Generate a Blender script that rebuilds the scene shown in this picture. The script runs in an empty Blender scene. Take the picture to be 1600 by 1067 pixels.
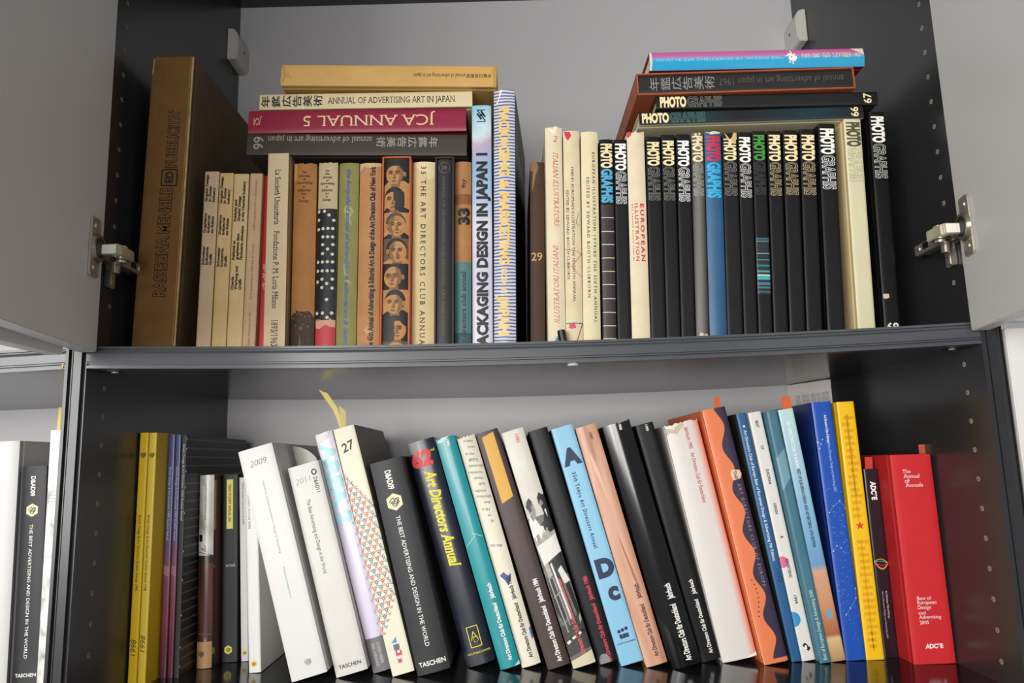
import bpy, bmesh, math, random
import numpy as np
from mathutils import Matrix, Vector
random.seed(7)
scene = bpy.context.scene
col = scene.collection

# ------------------------------------------------------------------ camera, light, exposure
W, D = 1.10, 0.46            # inner width and depth of the cabinet (m)
ZL = -0.4344                 # top of the lower shelf (top of the middle shelf is z = 0 at its ends)
ZT = 0.757                   # underside of the cabinet top
SAG = 0.0096                 # the middle shelf sags under its books
CAM = np.array([0.52088667, -0.90813035, -0.15579634])
YAW, PITCH, ROLL, FPX = -0.0021, 0.16057, -0.02801, 1166.756


def cam_axes():
    cy, sy, cp, sp = math.cos(YAW), math.sin(YAW), math.cos(PITCH), math.sin(PITCH)
    r = np.array([cy, sy, 0.]); f = np.array([-sy * cp, cy * cp, sp]); u = np.cross(r, f)
    c, s = math.cos(ROLL), math.sin(ROLL)
    return np.array([c * r + s * u, -s * r + c * u, f])


RC = cam_axes()
cd = bpy.data.cameras.new('camera')
cd.sensor_width = 36.0
cd.lens = FPX / 1600 * 36.0
cd.clip_start = 0.01
cam = bpy.data.objects.new('camera', cd)
col.objects.link(cam)
M = Matrix(((RC[0][0], RC[1][0], -RC[2][0], CAM[0]), (RC[0][1], RC[1][1], -RC[2][1], CAM[1]), (RC[0][2], RC[1][2], -RC[2][2], CAM[2]), (0, 0, 0, 1)))
cam.matrix_world = M
scene.camera = cam

scene.view_settings.view_transform = 'Standard'
scene.view_settings.look = 'None'
scene.view_settings.gamma = 1.0
scene.view_settings.exposure = 0.0
scene.view_settings.use_curve_mapping = False

world = bpy.data.worlds.new('room_light')
scene.world = world
world.use_nodes = True
wb = world.node_tree.nodes['Background']
wb.inputs[0].default_value = (0.93, 0.96, 1.0, 1)
wb.inputs[1].default_value = 0.33


def area(name, loc, target, sx, sy, power, color):
    l = bpy.data.lights.new(name, 'AREA')
    l.shape = 'RECTANGLE'; l.size = sx; l.size_y = sy; l.energy = power; l.color = color
    o = bpy.data.objects.new(name, l); col.objects.link(o)
    o.location = loc
    o.rotation_euler = (Vector(target) - Vector(loc)).to_track_quat('-Z', 'Y').to_euler()
    return o


area('window_daylight', (-1.15, -2.6, 0.12), (0.65, 0.2, -0.05), 1.9, 1.3, 84, (1.0, 0.98, 0.955))
area('room_bounce', (0.2, -2.7, -0.16), (0.5, 0.2, -0.12), 1.3, 0.6, 34, (1.0, 0.97, 0.94))


# ------------------------------------------------------------------ pixel -> place helpers
def ray(px, py):
    return RC.T @ np.array([(px - 800) / FPX, -(py - 533.5) / FPX, 1.0])


def at_y(px, py, Y):
    d = ray(px, py); return CAM + d * (Y - CAM[1]) / d[1]


def at_z(px, py, Z):
    d = ray(px, py); return CAM + d * (Z - CAM[2]) / d[2]


def sag(x):
    x = min(max(x, 0), W)
    return -4 * SAG * x * (W - x) / W ** 2


# ------------------------------------------------------------------ materials
def lin(h):
    h = h.lstrip('#')
    v = [int(h[i:i + 2], 16) / 255 for i in (0, 2, 4)]
    return tuple((c / 12.92 if c <= 0.04045 else ((c + 0.055) / 1.055) ** 2.4) for c in v)


MATS = {}


def mat(h, rough=0.5, mot=0.0, scale=40.0, metal=0.0, coat=0.0, grain=0.0, spec=None):
    """plain or mottled (aged, rubbed) colour"""
    key = (h, rough, mot, scale, metal, coat, grain, spec)
    if key in MATS:
        return MATS[key]
    m = bpy.data.materials.new('colour_' + h.strip('#'))
    m.use_nodes = True
    nt = m.node_tree; b = nt.nodes['Principled BSDF']
    c = lin(h)
    b.inputs['Base Color'].default_value = (*c, 1)
    b.inputs['Roughness'].default_value = rough
    b.inputs['Metallic'].default_value = metal
    b.inputs['Coat Weight'].default_value = coat
    b.inputs['Coat Roughness'].default_value = 0.12
    if spec is not None: b.inputs['Specular IOR Level'].default_value = spec
    if mot or grain:
        tc = nt.nodes.new('ShaderNodeTexCoord')
    if mot:
        n = nt.nodes.new('ShaderNodeTexNoise')
        n.inputs['Scale'].default_value = scale; n.inputs['Detail'].default_value = 6; n.inputs['Roughness'].default_value = 0.65
        nt.links.new(tc.outputs['Object'], n.inputs['Vector'])
        r = nt.nodes.new('ShaderNodeValToRGB')
        r.color_ramp.elements[0].position = 0.3; r.color_ramp.elements[1].position = 0.7
        r.color_ramp.elements[0].color = (*[x * (1 - mot) for x in c], 1)
        r.color_ramp.elements[1].color = (*[min(1, x * (1 + mot * 0.6) + 0.02 * mot) for x in c], 1)
        nt.links.new(n.outputs['Fac'], r.inputs['Fac'])
        nt.links.new(r.outputs['Color'], b.inputs['Base Color'])
    if grain:
        n2 = nt.nodes.new('ShaderNodeTexNoise'); n2.inputs['Scale'].default_value = 900; n2.inputs['Detail'].default_value = 3
        nt.links.new(tc.outputs['Object'], n2.inputs['Vector'])
        bp = nt.nodes.new('ShaderNodeBump'); bp.inputs['Strength'].default_value = grain; bp.inputs['Distance'].default_value = 0.0006
        nt.links.new(n2.outputs['Fac'], bp.inputs['Height'])
        nt.links.new(bp.outputs['Normal'], b.inputs['Normal'])
    MATS[key] = m
    return m


def ramp_mat(name, stops, axis=2, rough=0.4, noise=0.0, nscale=8.0, coat=0.0):
    """printed colour or painted sheen run along one axis of the object's own bounds"""
    m = bpy.data.materials.new(name); m.use_nodes = True
    nt = m.node_tree; b = nt.nodes['Principled BSDF']
    tc = nt.nodes.new('ShaderNodeTexCoord'); sp = nt.nodes.new('ShaderNodeSeparateXYZ')
    nt.links.new(tc.outputs['Generated'], sp.inputs[0])
    r = nt.nodes.new('ShaderNodeValToRGB')
    e = r.color_ramp.elements
    while len(e) < len(stops): e.new(0.5)
    for i, (p, h) in enumerate(stops):
        e[i].position = p; e[i].color = (*lin(h), 1)
    src = sp.outputs[axis]
    if noise:
        n = nt.nodes.new('ShaderNodeTexNoise'); n.inputs['Scale'].default_value = nscale; n.inputs['Detail'].default_value = 5
        nt.links.new(tc.outputs['Object'], n.inputs['Vector'])
        a = nt.nodes.new('ShaderNodeMath'); a.operation = 'MULTIPLY_ADD'; a.inputs[1].default_value = noise; a.inputs[2].default_value = -noise / 2
        nt.links.new(n.outputs['Fac'], a.inputs[0])
        ad = nt.nodes.new('ShaderNodeMath'); ad.operation = 'ADD'
        nt.links.new(src, ad.inputs[0]); nt.links.new(a.outputs[0], ad.inputs[1]); src = ad.outputs[0]
    nt.links.new(src, r.inputs['Fac'])
    nt.links.new(r.outputs['Color'], b.inputs['Base Color'])
    b.inputs['Roughness'].default_value = rough; b.inputs['Coat Weight'].default_value = coat; b.inputs['Coat Roughness'].default_value = 0.1
    return m


def stripe_mat(name, ca, cb, period, duty=0.5, axis=2, wob=0.002, rough=0.45):
    m = bpy.data.materials.new(name); m.use_nodes = True
    nt = m.node_tree; b = nt.nodes['Principled BSDF']
    tc = nt.nodes.new('ShaderNodeTexCoord'); sp = nt.nodes.new('ShaderNodeSeparateXYZ')
    nt.links.new(tc.outputs['Object'], sp.inputs[0])
    n = nt.nodes.new('ShaderNodeTexNoise'); n.inputs['Scale'].default_value = 45; nt.links.new(tc.outputs['Object'], n.inputs['Vector'])
    a = nt.nodes.new('ShaderNodeMath'); a.operation = 'MULTIPLY_ADD'; a.inputs[1].default_value = wob
    nt.links.new(n.outputs['Fac'], a.inputs[0]); nt.links.new(sp.outputs[axis], a.inputs[2])
    q = nt.nodes.new('ShaderNodeMath'); q.operation = 'DIVIDE'; q.inputs[1].default_value = period; nt.links.new(a.outputs[0], q.inputs[0])
    f = nt.nodes.new('ShaderNodeMath'); f.operation = 'FRACT'; nt.links.new(q.outputs[0], f.inputs[0])
    r = nt.nodes.new('ShaderNodeValToRGB')
    e = r.color_ramp.elements
    e[0].position = duty - 0.1; e[0].color = (*lin(ca), 1); e[1].position = duty + 0.1; e[1].color = (*lin(cb), 1)
    nt.links.new(f.outputs[0], r.inputs['Fac']); nt.links.new(r.outputs['Color'], b.inputs['Base Color'])
    b.inputs['Roughness'].default_value = rough
    return m


def cloud_mat(name, cols, scale=20.0, rough=0.4, stretch=(1, 1, 1), coat=0.0):
    m = bpy.data.materials.new(name); m.use_nodes = True
    nt = m.node_tree; b = nt.nodes['Principled BSDF']
    tc = nt.nodes.new('ShaderNodeTexCoord'); mp = nt.nodes.new('ShaderNodeMapping'); mp.inputs['Scale'].default_value = stretch
    nt.links.new(tc.outputs['Object'], mp.inputs['Vector'])
    n = nt.nodes.new('ShaderNodeTexNoise'); n.inputs['Scale'].default_value = scale; n.inputs['Detail'].default_value = 5; n.inputs['Distortion'].default_value = 0.6
    nt.links.new(mp.outputs[0], n.inputs['Vector'])
    r = nt.nodes.new('ShaderNodeValToRGB'); e = r.color_ramp.elements
    while len(e) < len(cols): e.new(0.5)
    for i, h in enumerate(cols):
        e[i].position = 0.28 + 0.44 * i / (len(cols) - 1); e[i].color = (*lin(h), 1)
    nt.links.new(n.outputs['Fac'], r.inputs['Fac']); nt.links.new(r.outputs['Color'], b.inputs['Base Color'])
    b.inputs['Roughness'].default_value = rough; b.inputs['Coat Weight'].default_value = coat
    return m


def resolve(m):
    return mat(m) if isinstance(m, str) else m


# ------------------------------------------------------------------ mesh helpers
class MB:
    """collects pieces with their materials, builds ONE mesh object"""
    def __init__(self):
        self.v, self.f, self.mi, self.mats = [], [], [], []

    def slot(self, m):
        m = resolve(m)
        if m not in self.mats: self.mats.append(m)
        return self.mats.index(m)

    def add(self, verts, faces, m):
        k = len(self.v); s = self.slot(m)
        self.v += [tuple(p) for p in verts]
        for f in faces:
            self.f.append([i + k for i in f]); self.mi.append(s)

    def add_bm(self, bm, m):
        bm.verts.index_update()
        self.add([v.co for v in bm.verts], [[v.index for v in f.verts] for f in bm.faces], m)
        bm.free()

    def box(self, x0, x1, y0, y1, z0, z1, m, bev=0.0, mtx=None):
        bm = bmesh.new()
        bmesh.ops.create_cube(bm, size=1)
        for v in bm.verts:
            v.co = ((x0 + x1) / 2 + v.co.x * (x1 - x0), (y0 + y1) / 2 + v.co.y * (y1 - y0), (z0 + z1) / 2 + v.co.z * (z1 - z0))
        if bev:
            bmesh.ops.bevel(bm, geom=bm.edges[:], offset=bev, segments=2, affect='EDGES')
        if mtx is not None: bm.transform(mtx)
        self.add_bm(bm, m)

    def cyl(self, p0, p1, r0, r1, m, n=20):
        p0, p1 = Vector(p0), Vector(p1)
        bm = bmesh.new()
        bmesh.ops.create_cone(bm, cap_ends=True, segments=n, radius1=r0, radius2=r1, depth=(p1 - p0).length)
        q = (p1 - p0).to_track_quat('Z', 'Y')
        bm.transform(Matrix.Translation((p0 + p1) / 2) @ q.to_matrix().to_4x4())
        self.add_bm(bm, m)

    def prism_x(self, prof, x0, x1, m, n=1, dz=None):
        """(y,z) profile swept along x; dz(x) lifts it (the sag)"""
        k = len(prof); vs = []; fs = []
        for i in range(n + 1):
            x = x0 + (x1 - x0) * i / n
            o = dz(x) if dz else 0
            vs += [(x, y, z + o) for y, z in prof]
        for i in range(n):
            for j in range(k):
                a, b2 = i * k + j, i * k + (j + 1) % k
                fs.append([a, b2, b2 + k, a + k])
        fs.append(list(range(k))[::-1]); fs.append([n * k + j for j in range(k)])
        self.add(vs, fs, m)

    def prism(self, outline, axis, a0, a1, m, bev=0.0, mtx=None):
        """2D outline extruded along 'x','y' or 'z' """
        bm = bmesh.new()
        def P(u, v, a):
            return {'x': (a, u, v), 'y': (u, a, v), 'z': (u, v, a)}[axis]
        lo = [bm.verts.new(P(u, v, a0)) for u, v in outline]; hi = [bm.verts.new(P(u, v, a1)) for u, v in outline]
        n = len(outline)
        bm.faces.new(lo[::-1]); bm.faces.new(hi)
        for i in range(n): bm.faces.new([lo[i], lo[(i + 1) % n], hi[(i + 1) % n], hi[i]])
        bmesh.ops.recalc_face_normals(bm, faces=bm.faces[:])
        if bev: bmesh.ops.bevel(bm, geom=bm.edges[:], offset=bev, segments=2, affect='EDGES')
        if mtx is not None: bm.transform(mtx)
        self.add_bm(bm, m)

    def build(self, name, parent=None, smooth=False):
        me = bpy.data.meshes.new(name)
        me.from_pydata(self.v, [], self.f)
        for m in self.mats: me.materials.append(m)
        me.polygons.foreach_set('material_index', self.mi)
        if smooth:
            me.polygons.foreach_set('use_smooth', [True] * len(self.f))
            me.set_sharp_from_angle(angle=math.radians(35))
        me.update()
        o = bpy.data.objects.new(name, me); col.objects.link(o)
        if parent is not None: o.parent = parent
        return o


def thing(name, label, cat, loc, rot=(0, 0, 0), group=None):
    o = bpy.data.objects.new(name, None); col.objects.link(o)
    o.empty_display_size = 0.02
    o.location = loc; o.rotation_euler = rot
    o['label'] = label; o['category'] = cat
    if group: o['group'] = group
    return o


# ------------------------------------------------------------------ lettering
_tc = bpy.data.curves.new('letter_source', 'FONT'); _tc.resolution_u = 3
_to = bpy.data.objects.new('letter_source', _tc); col.objects.link(_to)
TCACHE = {}


def text_mesh(s, bold=0.0, shear=0.0, serif=False, space=1.0):
    key = (s, bold, shear, serif, space)
    if key in TCACHE: return TCACHE[key]
    _tc.body = s; _tc.offset = bold; _tc.shear = shear; _tc.space_character = space; _tc.size = 1
    _tc.resolution_u = 2 if len(s) > 14 else 4
    bpy.context.view_layer.update()
    dg = bpy.context.evaluated_depsgraph_get()
    me = bpy.data.meshes.new_from_object(_to.evaluated_get(dg))
    vs = [(v.co.x, v.co.y) for v in me.vertices]
    fs = [list(p.vertices) for p in me.polygons]
    if serif and vs:      # slab ends on the stems
        cnt = {}
        for f in fs:
            for i in range(len(f)):
                e = tuple(sorted((f[i], f[(i + 1) % len(f)]))); cnt[e] = cnt.get(e, 0) + 1
        cen = {}
        for (a, b), c in cnt.items():
            if c == 1:
                (xa, ya), (xb, yb) = vs[a], vs[b]
                w = abs(xa - xb)
                if abs(ya - yb) < 0.004 and 0.03 < w < 0.2:
                    cen[(a, b)] = (min(xa, xb), max(xa, xb), ya)
        for (x0, x1, y) in cen.values():
            # which side is ink: baseline ends point up, tops point down
            up = y < 0.2
            k = len(vs); sx = 0.055; hgt = 0.05
            y0, y1 = (y, y + hgt) if up else (y - hgt, y)
            vs += [(x0 - sx, y0), (x1 + sx, y0), (x1 + sx, y1), (x0 - sx, y1)]
            fs.append([k, k + 1, k + 2, k + 3])
    bpy.data.meshes.remove(me)
    TCACHE[key] = (vs, fs)
    return TCACHE[key]


CAPH = max(p[1] for p in text_mesh('H')[0])

# ------------------------------------------------------------------ books
RECTS = []


def fit(q, Y):
    """spine quad in pixels (top-left, top-right, bottom-right, bottom-left as the book stands) -> centre line, thickness, axis in the plane y = Y"""
    P = [at_y(px, py, Y)[[0, 2]] for px, py in q]
    a = (P[0] + P[1] - P[2] - P[3]); a /= np.linalg.norm(a)
    p = np.array([a[1], -a[0]])
    t = abs(((P[1] - P[0]) @ p + (P[2] - P[3]) @ p) / 2)
    c = sum(P) / 4 @ p
    top = (P[0] + P[1]) @ a / 2; bot = (P[2] + P[3]) @ a / 2
    return a, p, t, c, top, bot


class Book:
    pass


BOOKS = []


def book(label, quad, Y, colour, items=(), kind='hard', cover=None, name=None, group=None, row='up', depth=None, spine=(0.0012, 8), yaw=0.0, pages='#e8dfc8', case=None, torn=0.0, gap=0.0, extra=None, pagecap=0.003):
    b = Book(); b.__dict__.update(locals()); BOOKS.append(b); return b


def prepare(b):
    q = b.quad
    if b.row == 'flat': q = (q[3], q[0], q[1], q[2])
    if b.Y == 'floor':
        px, py = b.quad[3]
        b.Y = float(at_z(px, py, ZL)[1])
    a, p, t, c, top, bot = fit(q, b.Y)
    b.a, b.p, b.t = a, p, t - 0.0006 - b.gap
    if b.row != 'flat':
        # let the lowest bottom corner rest on its shelf
        base = None
        for _ in range(4):
            best = -1e9
            for s in (-1, 1):
                off = p * (c + s * t / 2)
                for k in range(6):
                    x = (off + a * (bot if base is None else base))[0]
                    zs = ZL if b.row == 'low' else sag(x)
                    if b.row == 'left': zs = ZL
                    s_need = (zs + 0.0003 - off[1]) / a[1]
                best = max(best, s_need)
            base = best
        bot = base
    b.h = top - bot
    b.pos = p * c + a * bot          # bottom centre (x,z)


def overlap(b1, b2):
    """penetration of two spine rectangles, least axis"""
    def corners(b):
        return [b.pos + b.p * s * b.t / 2 + b.a * k * b.h for s in (-1, 1) for k in (0, 1)]
    C1, C2 = corners(b1), corners(b2)
    best = (1e9, None)
    for ax in (b1.a, b1.p, b2.a, b2.p):
        u = [x @ ax for x in C1]; v = [x @ ax for x in C2]
        d = min(max(u), max(v)) - max(min(u), min(v)) + 0.0005
        if d <= 0: return 0, None
        if d < best[0]:
            sgn = 1 if (max(u) + min(u)) < (max(v) + min(v)) else -1
            best = (d, ax * sgn)
    return best


def relax(bs, x_lo, x_hi):
    for it in range(400):
        worst = 0
        for i in range(len(bs)):
            for j in range(i + 1, len(bs)):
                b1, b2 = bs[i], bs[j]
                d1 = b1.Y + b1.dep; d2 = b2.Y + b2.dep
                if d1 < b2.Y or d2 < b1.Y: continue
                d, n = overlap(b1, b2)
                if n is None or d < 1e-5: continue
                worst = max(worst, d)
                f1, f2 = b1.row == 'flat', b2.row == 'flat'
                if f1 != f2:
                    (b1 if f1 else b2).pos[1] += d * 0.6
                elif f1:
                    (b2 if b2.pos[1] > b1.pos[1] else b1).pos[1] += d * 0.6
                else:
                    sg = 1 if n[0] > 0 else -1
                    b1.t -= d * 0.15; b2.t -= d * 0.15
                    b1.pos[0] -= sg * d * 0.28; b2.pos[0] += sg * d * 0.28
        for b in bs:
            if b.row == 'flat': continue
            xs = [(b.pos + b.p * s * b.t / 2 + b.a * k * b.h)[0] for s in (-1, 1) for k in (0, 1)]
            if min(xs) < x_lo: b.pos[0] += x_lo - min(xs)
            if max(xs) > x_hi: b.pos[0] -= max(xs) - x_hi
        if worst < 1e-5: break
    return worst


def along(b, pix):
    """local z on the spine's centre line whose image falls on pixel row (column for flat books) pix"""
    lo, hi = -0.1, b.h + 0.1
    def px(s):
        P = b.pos + b.a * s
        w = RC @ (np.array([P[0], b.Y, P[1]]) - CAM)
        return 800 + FPX * w[0] / w[2] if b.row == 'flat' else 533.5 - FPX * w[1] / w[2]
    # increasing s: rows go up (pixel falls); flat books: tops lie left, pixel falls too
    for _ in range(40):
        m = (lo + hi) / 2
        if px(m) > pix: lo = m
        else: hi = m
    return (lo + hi) / 2


class Spine:
    """draws lettering and printed shapes on a book's spine; u across 0..1, positions along it are image pixels"""
    def __init__(self, b):
        self.b = b; self.t = b.t
        bb, pw = b.spine
        self.bb, self.pw = bb, pw
        us = [-1, -.95, -.88, -.8, -.7, -.5, -.25, 0, .25, .5, .7, .8, .88, .95, 1] if pw > 4 else [math.sin(math.pi / 2 * (i / 8)) for i in range(-8, 9)]
        self.us = us
        self.inks = []; self.print_ = MB(); self.layer = 0

    def new_ink(self, name='title_lettering'):
        self.inks.append((name, MB())); return self.inks[-1][1]

    def fy(self, x):
        return self.bb * min(1.0, abs(2 * x / self.t)) ** self.pw

    def lay(self, vs, fs, m, target, layer):
        """vs: local (x,z)"""
        bm = bmesh.new()
        V = [bm.verts.new((x, 0, z)) for x, z in vs]
        for f in fs:
            try: bm.faces.new([V[i] for i in f])
            except ValueError: pass
        xs = [v[0] for v in vs]
        if not xs: bm.free(); return
        lim = self.t / 2 * 0.998
        cuts = [u * self.t / 2 for u in self.us[1:-1]]
        for c in cuts + [-lim, lim]:
            if min(xs) < c < max(xs):
                bmesh.ops.bisect_plane(bm, geom=bm.verts[:] + bm.edges[:] + bm.faces[:], plane_co=(c, 0, 0), plane_no=(1, 0, 0), dist=1e-7,
                                       clear_outer=(c == lim), clear_inner=(c == -lim))
        h = self.b.h
        if vs and (min(v[1] for v in vs) < 0 or max(v[1] for v in vs) > h):
            bmesh.ops.bisect_plane(bm, geom=bm.verts[:] + bm.edges[:] + bm.faces[:], plane_co=(0, 0, 0.0002), plane_no=(0, 0, -1), clear_outer=True)
            bmesh.ops.bisect_plane(bm, geom=bm.verts[:] + bm.edges[:] + bm.faces[:], plane_co=(0, 0, h - 0.0002), plane_no=(0, 0, 1), clear_outer=True)
        for f in bm.faces:
            f.normal_update()
            if f.normal.y > 0: f.normal_flip()
        for v in bm.verts:
            v.co.y = self.fy(v.co.x) - 0.00012 * layer
        target.add_bm(bm, m)

    def X(self, u): return (u - 0.5) * self.t
    def Z(self, pix): return along(self.b, pix)

    def text(self, s, d, a0, a1, u, h, m, bold=0.012, shear=0.0, serif=False, outline=None, space=1.0, layer=4, target=None):
        """d: 'd' reads down, 'u' reads up; run fills pixels a0..a1; cap height h of the thickness"""
        if outline:
            vs, fs = text_mesh(s, bold + 0.012, shear, serif, space)
            ins, ifs = text_mesh(s, bold - 0.034, shear, serif, space)
        else:
            vs, fs = text_mesh(s, bold, shear, serif, space)
        if not vs: return
        x0, x1 = min(v[0] for v in vs), max(v[0] for v in vs)
        z_hi, z_lo = self.Z(a0), self.Z(a1)
        run = abs(z_hi - z_lo); sx = run / (x1 - x0); k = h * self.t / CAPH
        xc = self.X(u)
        def mp(L):
            if d == 'd': return [(xc + (y - CAPH / 2) * k, z_hi - (x - x0) * sx) for x, y in L]
            return [(xc - (y - CAPH / 2) * k, z_lo + (x - x0) * sx) for x, y in L]
        tg = target or self.new_ink()
        self.lay(mp(vs), fs, m, tg, layer)
        if outline: self.lay(mp(ins), ifs, outline, tg, layer + 1)

    def horiz(self, s, a, u, w, m, h=None, bold=0.012, shear=0.0, serif=False, layer=4, rot=0.0, flip=False):
        """upright text centred at pixel a; width w of the thickness"""
        vs, fs = text_mesh(s, bold, shear, serif)
        x0, x1 = min(v[0] for v in vs), max(v[0] for v in vs); y0, y1 = min(v[1] for v in vs), max(v[1] for v in vs)
        k = w * self.t / (x1 - x0); kz = k if h is None else h * self.t / (y1 - y0)
        zc, xc = self.Z(a), self.X(u)
        c, sn = math.cos(rot), math.sin(rot); g = -1 if flip else 1
        out = []
        for x, y in vs:
            X, Z = (x - (x0 + x1) / 2) * k * g, (y - (y0 + y1) / 2) * kz * g
            out.append((xc + X * c - Z * sn, zc + X * sn + Z * c))
        self.lay(out, fs, m, self.new_ink(), layer)

    def stack(self, s, a0, a1, u, w, m, flip=False, bold=0.01, layer=4):
        n = len(s)
        for i, ch in enumerate(s):
            j = n - 1 - i if flip else i
            a = a0 + (a1 - a0) * (j + 0.5) / n
            hz = abs(self.Z(a0) - self.Z(a1)) / n * 0.86 / self.t
            self.horiz(ch, a, u, w, m, h=hz, bold=bold, layer=layer, flip=flip)

    def poly(self, pts, m, layer=1, target=None):
        vs = [(self.X(u), self.Z(a)) for u, a in pts]
        self.lay(vs, [list(range(len(vs)))], m, target or self.print_, layer)

    def rect(self, u0, u1, a0, a1, m, layer=1, target=None):
        self.poly([(u0, a0), (u0, a1), (u1, a1), (u1, a0)], m, layer, target)

    def disc(self, u, a, r, m, layer=2, n=20, target=None, ry=None, ang=0.0, arc=None):
        xc, zc = self.X(u), self.Z(a); R = r * self.t; Ry = R if ry is None else ry * self.t
        vs = []
        for i in range(n):
            th = 2 * math.pi * i / n
            X, Z = R * math.cos(th), Ry * math.sin(th)
            vs.append((xc + X * math.cos(ang) - Z * math.sin(ang), zc + X * math.sin(ang) + Z * math.cos(ang)))
        self.lay(vs, [list(range(n))], m, target or self.print_, layer)

    def line(self, pts, w, m, layer=3, target=None):
        P = [np.array((self.X(u), self.Z(a))) for u, a in pts]; w = w * self.t / 2
        for p0, p1 in zip(P, P[1:]):
            d = p1 - p0; L = np.linalg.norm(d)
            if L < 1e-7: continue
            n = np.array((-d[1], d[0])) / L * w
            self.lay([p0 - n, p1 - n, p1 + n, p0 + n], [[0, 1, 2, 3]], m, target or self.print_, layer)

    def hexagon(self, u, a, r, m, ink, layer=3):
        tg = self.new_ink('emblem')
        self.disc(u, a, r, m, layer, n=6, ang=math.pi / 6, target=tg)
        self.logo(u, a, r * 0.62, ink, layer + 1, tg)

    def logo(self, u, a, r, ink, layer=4, target=None):
        """small knotted emblem"""
        tg = target or self.new_ink('emblem')
        xc, zc = self.X(u), self.Z(a); R = r * self.t
        pts = [(-1, .1), (-.2, .8), (.15, .2), (-.5, -.5), (.1, -.9), (.9, -.1), (.2, .55), (.9, .6), (.35, -.5), (-.75, -.05), (-.1, .15), (.55, -.2)]
        P = [np.array((xc + x * R, zc + y * R)) for x, y in pts]
        for p0, p1 in zip(P, P[1:]):
            d = p1 - p0; L = np.linalg.norm(d); n = np.array((-d[1], d[0])) / L * R * 0.085
            self.lay([p0 - n, p1 - n, p1 + n, p0 + n], [[0, 1, 2, 3]], ink, tg, layer)


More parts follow.
